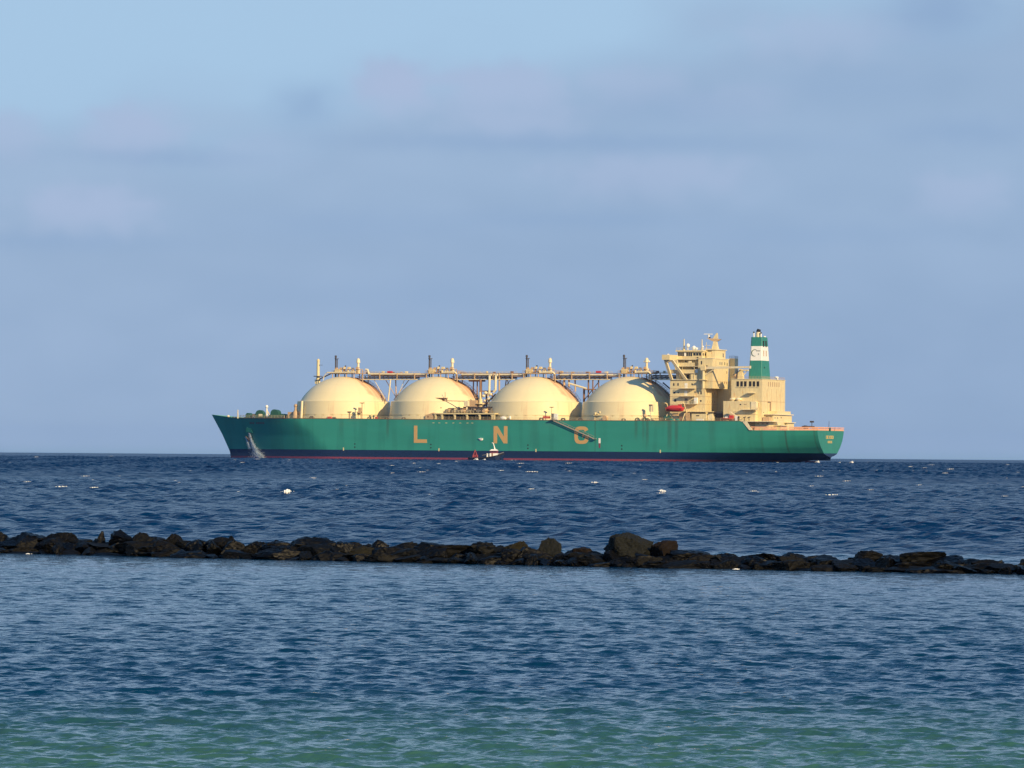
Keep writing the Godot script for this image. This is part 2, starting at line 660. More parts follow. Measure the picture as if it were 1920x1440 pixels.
func ring_patch(rs: Array, a0: float, a1: float, cols: int, color: Color) -> ArrayMesh:
	var v := PackedVector3Array()
	var n := PackedVector3Array()
	var t := PackedVector2Array()
	var c := PackedColorArray()
	var ix := PackedInt32Array()
	for r: float in rs:
		for j in cols:
			var a := a0 + (a1 - a0) * j / (cols - 1)
			var x := r * sin(a)
			var z := -r * cos(a)
			v.append(Vector3(x, sea_level(x, z), z))
			n.append(Vector3.UP)
			t.append(Vector2(x, z))
			c.append(color)
	for i in rs.size() - 1:
		for j in cols - 1:
			var q := i * cols + j
			ix.append_array(PackedInt32Array([q, q + cols, q + 1, q + 1, q + cols, q + cols + 1]))
	return sheet(v, n, t, c, ix)


func ripple_map(size: int, count: int, lo: float, hi: float, slope: float, toward: float, spread: float) -> ImageTexture:
	# normals of a patch of small waves that repeats without a seam
	var sx := PackedFloat32Array()
	var sz := PackedFloat32Array()
	sx.resize(size * size)
	sz.resize(size * size)
	var table := PackedFloat32Array()
	for i in size:
		table.append(cos(TAU * i / size))
	for i in count:
		var k := lo * pow(hi / lo, (i + rng.randf()) / count)
		var a := deg_to_rad(toward + spread * (rng.randf() + rng.randf() - 1.0))
		var kx := int(round(k * sin(a)))
		var kz := int(round(k * cos(a)))
		if kx == 0 and kz == 0:
			kz = int(lo)
		var len := sqrt(kx * kx + kz * kz)
		var ph := rng.randi() % size
		var gx := slope * sqrt(2.0 / count) * kx / len
		var gz := slope * sqrt(2.0 / count) * kz / len
		for y in size:
			var at := posmod(kz * y + ph, size)
			var o := y * size
			var q := at
			for x in size:
				var s := table[q]
				sx[o + x] += gx * s
				sz[o + x] += gz * s
				q += kx
				if q >= size:
					q -= size
				elif q < 0:
					q += size
	var im := Image.create(size, size, false, Image.FORMAT_RGB8)
	for y in size:
		for x in size:
			var m := Vector3(-sx[y * size + x], sz[y * size + x], 1.0).normalized()
			im.set_pixel(x, y, Color(m.x * 0.5 + 0.5, m.y * 0.5 + 0.5, m.z * 0.5 + 0.5))
	return ImageTexture.create_from_image(im)


func water(tile: float, map: Texture2D, rough: float) -> StandardMaterial3D:
	var m := StandardMaterial3D.new()
	m.vertex_color_use_as_albedo = true
	m.roughness = rough
	m.metallic_specular = 0.36
	m.normal_enabled = true
	m.normal_texture = map
	m.uv1_scale = Vector3(1.0 / tile, 1.0 / tile, 1)
	return m


func build_sea() -> void:
	gust.seed = 14
	gust.frequency = 0.022
	gust.fractal_octaves = 3
	add_waves(21, 0.13, 0.8, 0.205, 10.0, 55.0)
	add_waves(5, 0.8, 2.2, 0.05, 5.0, 60.0)
	add_waves(10, 0.12, 0.42, 0.10, 65.0, 60.0)
	lagoon_waves = wkx.size()
	add_waves(26, 0.6, 3.2, 0.36, -14.0, 90.0)
	sea_waves = wkx.size()
	add_waves(18, 2.6, 4.6, 0.38, -10.0, 90.0)
	var ripples := ripple_map(512, 44, 5.0, 60.0, 0.17, 8.0, 95.0)
	var near_water := water(2.1, ripples, 0.05)
	near_water.normal_scale = 0.85
	near_water.metallic_specular = 0.27
	var mid_water := water(9.0, ripples, 0.2)
	mid_water.normal_scale = 1.6
	var far_water := water(21.0, ripples, 0.28)
	far_water.normal_scale = 1.4
	mid_water.metallic_specular = 0.15
	far_water.metallic_specular = 0.13
	var half := deg_to_rad(9.2)
	tag(put("lagoon_water", sea_patch(36.0, 131.0, 0.00115, 350, half, true), near_water), "sheltered blue water in front of the breakwater, green near the beach", "", "", "structure")
	var open := put("sea", sea_patch(131.0, 460.0, 0.0024, 330, half, false), mid_water)
	put("sea", sea_patch(460.0, 2000.0, 0.0, 280, half, false, 1.25), far_water).set_meta("kind", "structure")
	put("sea", sea_patch(2000.0, 9000.0, 0.008, 200, half, false), far_water).set_meta("kind", "structure")
	tag(open, "dark blue choppy open sea reaching to the horizon", "", "", "structure")
	var radii := [2.0, 12.0, 36.0, 60.0, 131.0]
	put("lagoon_water", ring_patch(radii, half, TAU - half, 80, BAY), near_water).set_meta("kind", "structure")
	put("lagoon_water", ring_patch([2.0, 12.0, 36.0], -half, half, 12, SHALLOW), near_water).set_meta("kind", "structure")
	put("sea", ring_patch([131.0, 400.0, 1200.0, 3000.0, 5500.0, 9000.0], half, TAU - half, 120, DEEP), far_water).set_meta("kind", "structure")


# ---------------------------------------------------------------- breakwater
func ico(levels: int) -> Array:          # points on a sphere and their triangles
	var g := (1.0 + sqrt(5.0)) / 2.0
	var p: Array[Vector3] = []
	for s in [-1.0, 1.0]:
		for u in [-g, g]:
			p += [Vector3(s, u, 0), Vector3(0, s, u), Vector3(u, 0, s)]
	for i in p.size():
		p[i] = p[i].normalized()
	var f := []
	for i in 12:
		for j in range(i + 1, 12):
			for k in range(j + 1, 12):
				if p[i].distance_to(p[j]) < 1.1 and p[j].distance_to(p[k]) < 1.1 and p[i].distance_to(p[k]) < 1.1:
					f.append([i, j, k])
	for l in levels:
		var mid := {}
		var f2 := []
		for q: Array in f:
			var m := []
			for e in [[q[0], q[1]], [q[1], q[2]], [q[2], q[0]]]:
				var key := mini(e[0], e[1]) * 100000 + maxi(e[0], e[1])
				if not mid.has(key):
					mid[key] = p.size()
					p.append((p[e[0]] + p[e[1]]).normalized())
				m.append(mid[key])
			f2 += [[q[0], m[0], m[2]], [q[1], m[1], m[0]], [q[2], m[2], m[1]], [m[0], m[1], m[2]]]
		f = f2
	return [p, f]


func boulder_mesh(seed: int, sphere: Array, cuts: int, planes := []) -> ArrayMesh:      # a ball cut by random planes, then roughened
	var r := RandomNumberGenerator.new()
	r.seed = seed
	var f := FastNoiseLite.new()
	f.seed = seed
	f.frequency = 1.6
	f.fractal_octaves = 4
	var pts: Array[Vector3] = []
	for q: Vector3 in sphere[0]:
		pts.append(q)
	for i in cuts:
		var d := Vector3(r.randfn(), r.randfn(), r.randfn()).normalized()
		var at := r.randf_range(0.38, 0.74)
		if planes:
			d = (planes[i][0] as Vector3).normalized()
			at = planes[i][1]
		for k in pts.size():
			var h := pts[k].dot(d) - at
			if h > 0.0:
				pts[k] -= d * h * 0.94
	for k in pts.size():
		pts[k] *= 1.25 + 0.20 * f.get_noise_3dv(pts[k] * 1.0) + 0.16 * f.get_noise_3dv(pts[k] * 3.5)
	var g := Geo.new()
	for q: Array in sphere[1]:
		var a := pts[q[0]]
		var b := pts[q[1]]
		var c := pts[q[2]]
		var m := (b - a).cross(c - a).normalized()
		if m.dot(a) < 0.0:
			m = -m
		var i := g.add(a, m)
		g.add(b, m)
		g.add(c, m)
		g.face(i, i + 1, i + 2)
	return g.mesh()


var boulder_meshes: Array[ArrayMesh] = []
var rock_materials: Array[StandardMaterial3D] = []
var reef: Node3D

func rock(x: float, back: float, y: float, size: Vector3, which := -1, mat := -1, turn := -1.0) -> MeshInstance3D:
	var m := boulder_meshes[rng.randi() % boulder_meshes.size() if which < 0 else which]
	var o := put("boulder", m, rock_materials[rng.randi() % 6 if mat < 0 else mat], reef)
	var b := Basis.from_euler(Vector3(rng.randf_range(-0.4, 0.4), rng.randf() * TAU if turn < 0.0 else turn, rng.randf_range(-0.35, 0.35)))
	o.transform = Transform3D(Basis.from_scale(size) * b, Vector3(x, y, reef_line(x) - back))
	return o


func crest(px: float, width: float, top: float, mat := -1, which := -1) -> MeshInstance3D:
	# px, width and top are measured along the wall in centimetres from its middle, height above water
	var back := 1.5
	var h := top / 127.0
	var w := width / 200.0
	var ry := maxf(h * 0.62, w * 0.5)
	return rock(px / 100.0, back, h - 0.62 * ry, Vector3(w * 1.15, ry, w * 0.95), which, mat)


func build_breakwater() -> void:
	var grit := make_grain(31, 0.35, 1.0, 0.03, 5)
	var rough := FastNoiseLite.new()
	rough.seed = 44
	rough.frequency = 0.035
	rough.fractal_octaves = 5
	var relief := NoiseTexture2D.new()
	relief.width = 512
	relief.height = 512
	relief.seamless = true
	relief.as_normal_map = true
	relief.bump_strength = 6.0
	relief.noise = rough
	for c in [[0.009, 0.009, 0.009, 0.6], [0.006, 0.007, 0.008, 0.45], [0.014, 0.012, 0.010, 0.7], [0.011, 0.012, 0.007, 0.65], [0.007, 0.009, 0.009, 0.5], [0.005, 0.006, 0.007, 0.42], [0.034, 0.024, 0.011, 0.8], [0.034, 0.029, 0.024, 0.85], [0.030, 0.015, 0.011, 0.85]]:
		var k := 0.75 if rock_materials.size() > 5 else 0.16
		var m := paint(c[0] * k, c[1] * k * 1.3, c[2] * k * (1.45 if k > 0.5 else 2.2), c[3], grit, 1.1)
		m.metallic_specular = 0.3
		m.normal_enabled = true
		m.normal_texture = relief
		m.normal_scale = 0.8
		rock_materials.append(m)
	var sphere := ico(3)
	for i in 14:
		boulder_meshes.append(boulder_mesh(100 + i * 7, sphere, 7 + i % 5))
	var planes := [[Vector3(-1, 0.12, 0.25), 0.66], [Vector3(-0.35, 1, 0.15), 0.72], [Vector3(0.42, 1, 0.2), 0.56], [Vector3(1, 0.35, 0.3), 0.74], [Vector3(0.1, 0.25, 1), 0.6], [Vector3(-0.6, -0.3, 0.9), 0.68], [Vector3(0.8, -0.5, 0.6), 0.72], [Vector3(0.1, -1, 0.5), 0.66]]
	var great := boulder_mesh(41, ico(4), planes.size(), planes)
	reef = thing("breakwater", "low breakwater of dark wet boulders crossing the picture between lagoon and open sea", "breakwater", Vector3.ZERO)
	# the rocks that stand out along the crest, left to right
	var left := [[-1590, 60, 68, 0], [-1500, 106, 72, 1], [-1380, 96, 58, 2], [-1255, 24, 66, 1], [-1165, 80, 73, 1], [-1105, 66, 66, 3], [-1030, 58, 62, 2], [-915, 46, 58, 1], [-850, 42, 60, 2], [-770, 60, 48, 4]]
	for q: Array in left:
		crest(q[0], q[1], q[2], q[3])
	for q: Array in [[-690, 80, 46, 1], [-585, 112, 60, 4], [-480, 60, 58, 1], [-378, 48, 58, 5], [-300, 62, 48, 3], [-180, 112, 56, 2], [-92, 96, 58, 3], [12, 62, 64, 6], [112, 54, 68, 7], [196, 58, 66, 8]]:
		crest(q[0], q[1], q[2], q[3])
	var big := put("boulder", great, rock_materials[7], reef)
	big.transform = Transform3D(Basis.from_scale(Vector3(0.63, 0.53, 0.55)), Vector3(3.36, 0.43, reef_line(3.36) - 1.3))
	big.set_meta("label", "biggest boulder of the breakwater, brown and angular, standing highest")
	for q: Array in [[440, 66, 72, 8], [520, 116, 50, 4], [595, 92, 42, 1], [712, 88, 42, 1], [812, 56, 48, 3], [875, 88, 42, 4], [985, 86, 50, 2], [1065, 70, 42, 1], [1128, 116, 62, 3], [1212, 90, 42, 5], [1312, 76, 30, 2], [1340, 36, 40, 1], [1418, 80, 38, 3], [1500, 90, 45, 1], [1590, 90, 50, 2]]:
		crest(q[0], q[1], q[2], q[3])
	# the foot along the lagoon and the body of the wall
	var x := -18.0
	while x < 16.5:
		var low := 0.82 if x > 10.5 else 1.0
		rock(x, rng.randf_range(0.15, 0.4), rng.randf_range(-0.06, 0.06), Vector3(0.2 + 0.6 * pow(rng.randf(), 2.0), rng.randf_range(0.11, 0.27) * low, rng.randf_range(0.25, 0.45)))
		x += rng.randf_range(0.32, 0.55)
	x = -18.0
	while x < 16.5:
		var low2 := 0.6 if x > 11.5 else (0.8 if x > 4.2 else 1.0)
		rock(x, rng.randf_range(0.75, 1.1), rng.randf_range(0.04, 0.22) * low2, Vector3(rng.randf_range(0.24, 0.66), rng.randf_range(0.18, 0.34) * low2, rng.randf_range(0.3, 0.45)), -1, 6 if rng.randf() < 0.06 else -1)
		x += rng.randf_range(0.36, 0.62)
	x = -18.0
	while x < 16.5:
		var low3 := 0.45 if x > 11.5 else (0.72 if x > 4.2 else 1.0)
		rock(x, rng.randf_range(1.6, 2.0), rng.randf_range(0.10, 0.30) * low3, Vector3(rng.randf_range(0.35, 0.6), rng.randf_range(0.2, 0.32) * low3, rng.randf_range(0.3, 0.5)))
		x += rng.randf_range(0.4, 0.7)
	x = -18.0
	while x < 16.5:
		rock(x, rng.randf_range(2.5, 3.1), rng.randf_range(-0.1, 0.06), Vector3(rng.randf_range(0.35, 0.65), rng.randf_range(0.2, 0.3), rng.randf_range(0.35, 0.55)))
		x += rng.randf_range(0.5, 0.85)


# ---------------------------------------------------------------- ship: x aft, y up from the waterline, z to port
var ship: Node3D

func curve(x: float, pts: Array) -> float:
	if x <= pts[0][0]:
		return pts[0][1]
	for i in pts.size() - 1:
		if x <= pts[i + 1][0]:
			return lerpf(pts[i][1], pts[i + 1][1], (x - pts[i][0]) / (pts[i + 1][0] - pts[i][0]))
	return pts[-1][1]


func stem_x(y: float) -> float:
	return curve(y, [[-4.0, -134.4], [0.0, -134.9], [2.9, -135.4], [10.4, -139.2], [19.3, -144.6]])


func half_breadth(x: float, y: float) -> float:
	var b := 23.5
	if x < 0.0:
		var s := stem_x(y)
		var full := curve(y, [[-4.0, -73.0], [4.0, -76.0], [10.0, -82.0], [17.5, -92.0], [19.3, -94.0]])
		if x <= s:
			return 0.0
		if x < full:
			var u := (x - s) / (full - s)
			b = 23.5 * (1.0 - pow(1.0 - u, curve(y, [[0.0, 1.5], [8.0, 1.42], [19.0, 1.35]])))
	else:
		var end := 144.6 if y > 2.3 else 144.6 - (2.3 - y) * 6.5
		var bt := curve(y, [[2.3, 0.3], [2.6, 1.6], [3.0, 5.0], [3.8, 8.6], [5.2, 10.8], [6.5, 12.9], [8.0, 14.6], [9.3, 15.8], [11.3, 17.1], [13.5, 17.9]])
		var from := curve(y, [[-4.0, 55.0], [0.0, 68.0], [6.0, 88.0], [14.0, 98.0]])
		if x > from:
			var u2 := clampf((x - from) / (end - from), 0.0, 1.0)
			b = lerpf(23.5, bt, pow(u2, 2.3))
			if y <= 2.3 and x > end:
				return 0.0
	return b


func top_y(x: float) -> float:
	return curve(x, [[-144.6, 19.3], [-136.0, 18.5], [-129.0, 17.75], [-100.0, 17.6], [-30.0, 17.35], [60.0, 17.15], [113.2, 17.25], [116.7, 13.4], [144.6, 13.5]])


func hull_band(lo: float, hi: float, rows: int) -> Geo:       # plating between two heights; hi above 15 means up to the deck edge
	var g := Geo.new()
	var xs: Array[float] = []
	for i in 70:
		xs.append(0.0)
	xs.clear()
	for i in 49:
		xs.append(-1.0)                # bow stations are filled row by row, so that they follow the raked stem
	for x in [-30.0, 30.0, 60.0, 70.0, 78.0, 85.0, 90.0, 94.0, 98.0, 102.0, 106.0, 110.0, 113.2, 114.4, 115.6, 116.7, 120.0, 124.0, 128.0, 131.0, 134.0, 136.5, 139.0, 141.0, 143.0, 144.6]:
		xs.append(x)
	for side in [1.0, -1.0]:
		var first := g.v.size()
		for i in xs.size():
			for j in rows + 1:
				var f := float(j) / rows
				var x: float = xs[i]
				var y := 0.0
				if i < 49:
					var u := float(i) / 48.0
					u = u * u * 0.75 + u * 0.25
					var yy := lerpf(lo, hi, f)
					for k in 3:
						x = lerpf(stem_x(yy), -50.0, u)
						yy = lerpf(lo, hi if hi < 15.0 else top_y(x), f)
					y = yy
				else:
					y = lerpf(lo, hi if hi < 15.0 else top_y(x), f)
				if hi <= 2.4:
					x = minf(x, 144.6 - (2.3 - minf(y, 2.3)) * 6.5)
				g.add(Vector3(x, y, side * half_breadth(x, y)), Vector3(0, 0, side), Vector2((x + 145.0) / 290.0, 1.0 - y / 19.0))
		for i in xs.size():
			for j in rows + 1:
				var i0 := maxi(i - 1, 0)
				var i1 := mini(i + 1, xs.size() - 1)
				var e := g.v[first + i1 * (rows + 1) + j] - g.v[first + i0 * (rows + 1) + j]
				var d := g.v[first + i * (rows + 1) + mini(j + 1, rows)] - g.v[first + i * (rows + 1) + maxi(j - 1, 0)]
				var m := e.cross(d).normalized()
				if m.z * side < 0.0:
					m = -m
				g.n[first + i * (rows + 1) + j] = m
		for i in xs.size() - 1:
			for j in rows:
				var q := first + i * (rows + 1) + j
				g.face(q, q + 1, q + rows + 2)
				g.face(q, q + rows + 2, q + rows + 1)
	return g


func transom(lo: float, hi: float) -> Geo:
	var g := Geo.new()
	var k := 14
	for j in k:
		var ya := lerpf(lo, hi, float(j) / k)
		var yb := lerpf(lo, hi, float(j + 1) / k)
		var ba := half_breadth(144.6, ya)
		var bb := half_breadth(144.6, yb)
		g.quad(Vector3(144.6, ya, ba), Vector3(144.6, yb, bb), Vector3(144.6, yb, -bb), Vector3(144.6, ya, -ba), Vector3.RIGHT)
	return g


func deck_sheet(x0: float, x1: float, drop: float, inset: float) -> Geo:
	var g := Geo.new()
	var k := 40
	for i in k:
		var xa := lerpf(x0, x1, float(i) / k)
		var xb := lerpf(x0, x1, float(i + 1) / k)
		var ya := top_y(xa) - drop
		var yb := top_y(xb) - drop
		var ba := maxf(half_breadth(xa, ya) - inset, 0.0)
		var bb := maxf(half_breadth(xb, yb) - inset, 0.0)
		g.quad(Vector3(xa, ya, ba), Vector3(xb, yb, bb), Vector3(xb, yb, -bb), Vector3(xa, ya, -ba), Vector3.UP)
	return g


func railing(pts: Array, height: float, step: float, bars: int, r := 0.05) -> Geo:
	var g := Geo.new()
	for i in pts.size() - 1:
		var a: Vector3 = pts[i]
		var b: Vector3 = pts[i + 1]
		for k in bars:
			var up := Vector3.UP * height * (k + 1) / bars
			g.tube(a + up, b + up, r, r, 5)
		var count := maxi(1, int(a.distance_to(b) / step))
		for k in count + 1:
			var p := a.lerp(b, float(k) / count)
			g.tube(p, p + Vector3.UP * height, r, r, 5)
	return g


func letter(shape: String) -> Array:        # outlines in a box 6.5 wide, 7.4 high
	if shape == "L":
		return [PackedVector2Array([Vector2(0.1, 0), Vector2(6.3, 0), Vector2(6.2, 1.5), Vector2(1.7, 1.5), Vector2(1.7, 7.4), Vector2(0.1, 7.4)])]
	if shape == "N":
		return [PackedVector2Array([Vector2(0, 0), Vector2(1.65, 0), Vector2(1.65, 4.6), Vector2(4.65, 0), Vector2(6.4, 0), Vector2(6.4, 7.4), Vector2(4.75, 7.4), Vector2(4.75, 2.8), Vector2(1.8, 7.4), Vector2(0, 7.4)])]
	var outer := []
	var inner := []
	for i in 37:                              # round the letter from its upper mouth over the top and the left to its foot
		var a := deg_to_rad(lerpf(28.0, 360.0, i / 36.0))
		var c := cos(a)
		var s := sin(a)
		outer.append(Vector2(3.25 + 3.25 * signf(c) * pow(absf(c), 0.62), 3.7 + 3.7 * signf(s) * pow(absf(s), 0.62)))
		inner.append(Vector2(3.25 + 1.65 * signf(c) * pow(absf(c), 0.62), 3.7 + 2.3 * signf(s) * pow(absf(s), 0.62)))
	inner.reverse()
	var p := PackedVector2Array(outer + [Vector2(6.5, 3.75), Vector2(3.6, 3.75), Vector2(3.6, 2.55)] + inner)
	return [p]


func small_name(widths: Array, height: float, origin: Vector3, across: Vector3, out: Vector3) -> Geo:   # lettering too worn and far to read: strokes only
	var g := Geo.new()
	var at := 0.0
	for w: Array in widths:
		if w[1] > 0.0:
			var p := origin + across * at
			var k := PackedVector2Array([Vector2(0, 0), Vector2(w[0], 0), Vector2(w[0], height), Vector2(0, height)])
			if w[1] > 1.0:
				k = PackedVector2Array([Vector2(0, 0), Vector2(w[0], 0), Vector2(w[0], height * 0.25), Vector2(w[0] * 0.35, height * 0.25), Vector2(w[0] * 0.35, height * 0.75), Vector2(w[0], height * 0.75), Vector2(w[0], height), Vector2(0, height)])
			g.plate(k, p, across, Vector3.UP, out * 0.05)
		at += w[0] + 0.22
	return g


func build_ship() -> void:
	ship = thing("gas_carrier_ship", "long green gas carrier ship with four cream domes and big letters L N G", "ship", Vector3(-0.12, sea_level(0, SHIP_RANGE), -SHIP_RANGE), -SHIP_TURN)
	build_hull()
	for i in 4:
		build_tank(i)
	build_pipe_run()
	build_foredeck()
	build_midship()
	build_deck_gear()
	build_accommodation()
	build_engine_casing()
	build_poop()


func build_hull() -> void:
	var hull := put("hull", hull_band(4.05, 19.3, 16), M.hull, ship)
	put("transom", transom(4.05, 13.5), M.green, hull)
	put("boot_topping", hull_band(1.0, 4.05, 4), M.navy, ship)
	put("boot_topping_transom", transom(2.31, 4.05), M.navy, ship)
	put("bottom_paint", hull_band(-3.5, 1.0, 4), M.antifoul, ship)
	put("main_deck", deck_sheet(-144.0, 113.0, 0.35, 0.0), M.deck, ship)
	put("poop_deck", deck_sheet(113.3, 144.5, 0.4, 0.0), M.deck, ship)
	var edge := Geo.new()
	for s in [1.0, -1.0]:
		var x := -128.0
		while x < 112.0:
			var x2 := minf(x + 6.0, 113.0)
			edge.tube(Vector3(x, top_y(x) + 0.02, s * half_breadth(x, top_y(x))), Vector3(x2, top_y(x2) + 0.02, s * half_breadth(x2, top_y(x2))), 0.14, 0.14, 6)
			x = x2
	put("deck_edge", edge, M.rust, ship)
	for q in [["L", -35.7], ["N", 1.55], ["G", 38.6]]:
		var g := Geo.new()
		for poly: PackedVector2Array in letter(q[0]):
			g.plate(poly, Vector3(q[1], 7.25, 23.5), Vector3.RIGHT, Vector3.UP, Vector3(0, 0, 0.05))
		put("letter", g, M.letter, hull, "orange capital letter %s painted on the ship's side" % q[0])
	put("stern_name", small_name([[1.0, 2], [1.0, 1], [1.0, 2], [0.5, 0], [1.0, 1], [0.9, 2], [1.0, 1], [0.9, 2], [1.0, 1]], 1.35, Vector3(144.62, 10.1, 6.4), Vector3(0, 0, -1), Vector3.RIGHT), M.name_paint, hull)
	put("port_of_registry", small_name([[0.8, 1], [0.8, 2], [0.8, 1], [0.8, 2], [0.8, 1], [0.8, 2]], 0.95, Vector3(144.62, 8.3, 4.0), Vector3(0, 0, -1), Vector3.RIGHT), M.name_paint, hull)
	var bx := -119.5
	var bow := Geo.new()
	for i in 9:
		var z := half_breadth(bx, 15.6)
		var z2 := half_breadth(bx + 0.8, 15.6)
		if i != 3:
			bow.hexa([Vector3(bx, 15.1, half_breadth(bx, 15.1) - 0.1), Vector3(bx + 0.75, 15.1, half_breadth(bx + 0.75, 15.1) - 0.1), Vector3(bx + 0.75, 15.1, half_breadth(bx + 0.75, 15.1) + 0.06), Vector3(bx, 15.1, half_breadth(bx, 15.1) + 0.06), Vector3(bx, 15.9, half_breadth(bx, 15.9) - 0.1), Vector3(bx + 0.75, 15.9, half_breadth(bx + 0.75, 15.9) - 0.1), Vector3(bx + 0.75, 15.9, half_breadth(bx + 0.75, 15.9) + 0.06), Vector3(bx, 15.9, half_breadth(bx, 15.9) + 0.06)])
		bx += 1.05
	put("bow_name", bow, M.bow_name, hull)
	# marks and fittings on the side
	put("pilot_mark", box(49.6, 50.5, 7.6, 9.7, 23.4, 23.56), M.white, hull, "white upper half of the pilot mark")
	put("pilot_mark", box(49.7, 50.4, 5.6, 7.59, 23.4, 23.56), M.antifoul, hull, "red lower half of the pilot mark")
	for x in [-68.9, -23.8, 21.1, 77.4]:
		put("towing_mark", box(x - 0.22, x + 0.22, 3.7, 5.0, 23.4, 23.58), M.cream, hull)
	for x in [-63.5, -27.6, 17.4, 60.1]:
		for y in [6.6, 5.2]:
			var z := half_breadth(x, y)
			var d := Geo.new()
			d.tube(Vector3(x, y, z - 0.2), Vector3(x, y, z + 0.06), 0.32, 0.32, 10)
			put("outlet", d, M.void, hull)
	for x in [-26.5, -23.8, -20.5, -17.2, -14.0, -10.6, -8.4]:
		put("scupper", box(x - 0.45, x + 0.45, 15.75, 15.95, 23.4, 23.57), M.cream, hull)
	var lump := Geo.new()
	lump.ball(Vector3(-4.2, 8.9, 23.6), Vector3(0.95, 0.62, 0.45), 12, 8)
	lump.span(-5.1, -3.3, 9.15, 9.4, 23.4, 24.2)
	put("white_fitting", lump, M.white, hull)
	# anchor in its hawse, port bow
	var an := Geo.new()
	var hz := half_breadth(-120.2, 12.2) + 0.8
	an.hexa([Vector3(-122.2, 11.5, hz - 1.6), Vector3(-118.4, 11.2, hz - 0.4), Vector3(-118.4, 11.2, hz + 0.25), Vector3(-122.2, 11.5, hz - 0.7), Vector3(-121.4, 13.6, hz - 0.6), Vector3(-118.9, 13.0, hz), Vector3(-118.9, 13.0, hz + 0.75), Vector3(-121.4, 13.6, hz + 0.2)])
	put("hawse_bolster", an, M.green, hull)
	var ank := Geo.new()
	var az := half_breadth(-121.0, 9.0)
	ank.tube(Vector3(-120.6, 11.4, az + 1.3), Vector3(-121.0, 8.2, az + 0.9), 0.35, 0.35, 8)
	ank.tube(Vector3(-122.6, 9.6, az + 0.8), Vector3(-121.0, 8.0, az + 0.9), 0.3, 0.55, 8)
	ank.tube(Vector3(-119.4, 9.6, az + 1.2), Vector3(-121.0, 8.0, az + 0.9), 0.3, 0.55, 8)
	put("anchor", ank, M.dark_steel, ship)
	# accommodation ladder lowered along the side
	var gw := Geo.new()
	var a := Vector3(29.2, 17.0, 24.15)
	var b := Vector3(47.6, 9.5, 24.15)
	for z in [-0.36, 0.36]:
		var o := Vector3(0, 0, z)
		gw.hexa([a + o + Vector3(0, -0.12, -0.06), b + o + Vector3(0, -0.12, -0.06), b + o + Vector3(0, -0.12, 0.06), a + o + Vector3(0, -0.12, 0.06), a + o + Vector3(0, 0.24, -0.06), b + o + Vector3(0, 0.24, -0.06), b + o + Vector3(0, 0.24, 0.06), a + o + Vector3(0, 0.24, 0.06)])
		gw.tube(a + o + Vector3(0, 1.05, 0), b + o + Vector3(0, 1.05, 0), 0.035, 0.035, 5)
		for k in 9:
			var p := a.lerp(b, k / 8.0) + o
			gw.tube(p, p + Vector3.UP * 1.05, 0.03, 0.03, 5)
	for k in 60:
		var p := a.lerp(b, (k + 0.5) / 60.0)
		gw.span(p.x - 0.14, p.x + 0.14, p.y, p.y + 0.05, p.z - 0.3, p.z + 0.3)
	gw.span(47.5, 49.0, 9.35, 9.5, 23.9, 25.1)
	put("accommodation_ladder", gw, M.ladder, ship)
	put("ladder_platform", box(27.9, 29.6, 17.2, 17.5, 23.0, 25.1), M.grey, ship)


const TANKS := [-79.9, -34.9, 10.9, 54.9]

func dome_y(d: float) -> float:       # height of the dome's skin at a distance from its axis
	return 14.1 + sqrt(maxf(0.0, 22.1 * 22.1 - d * d))


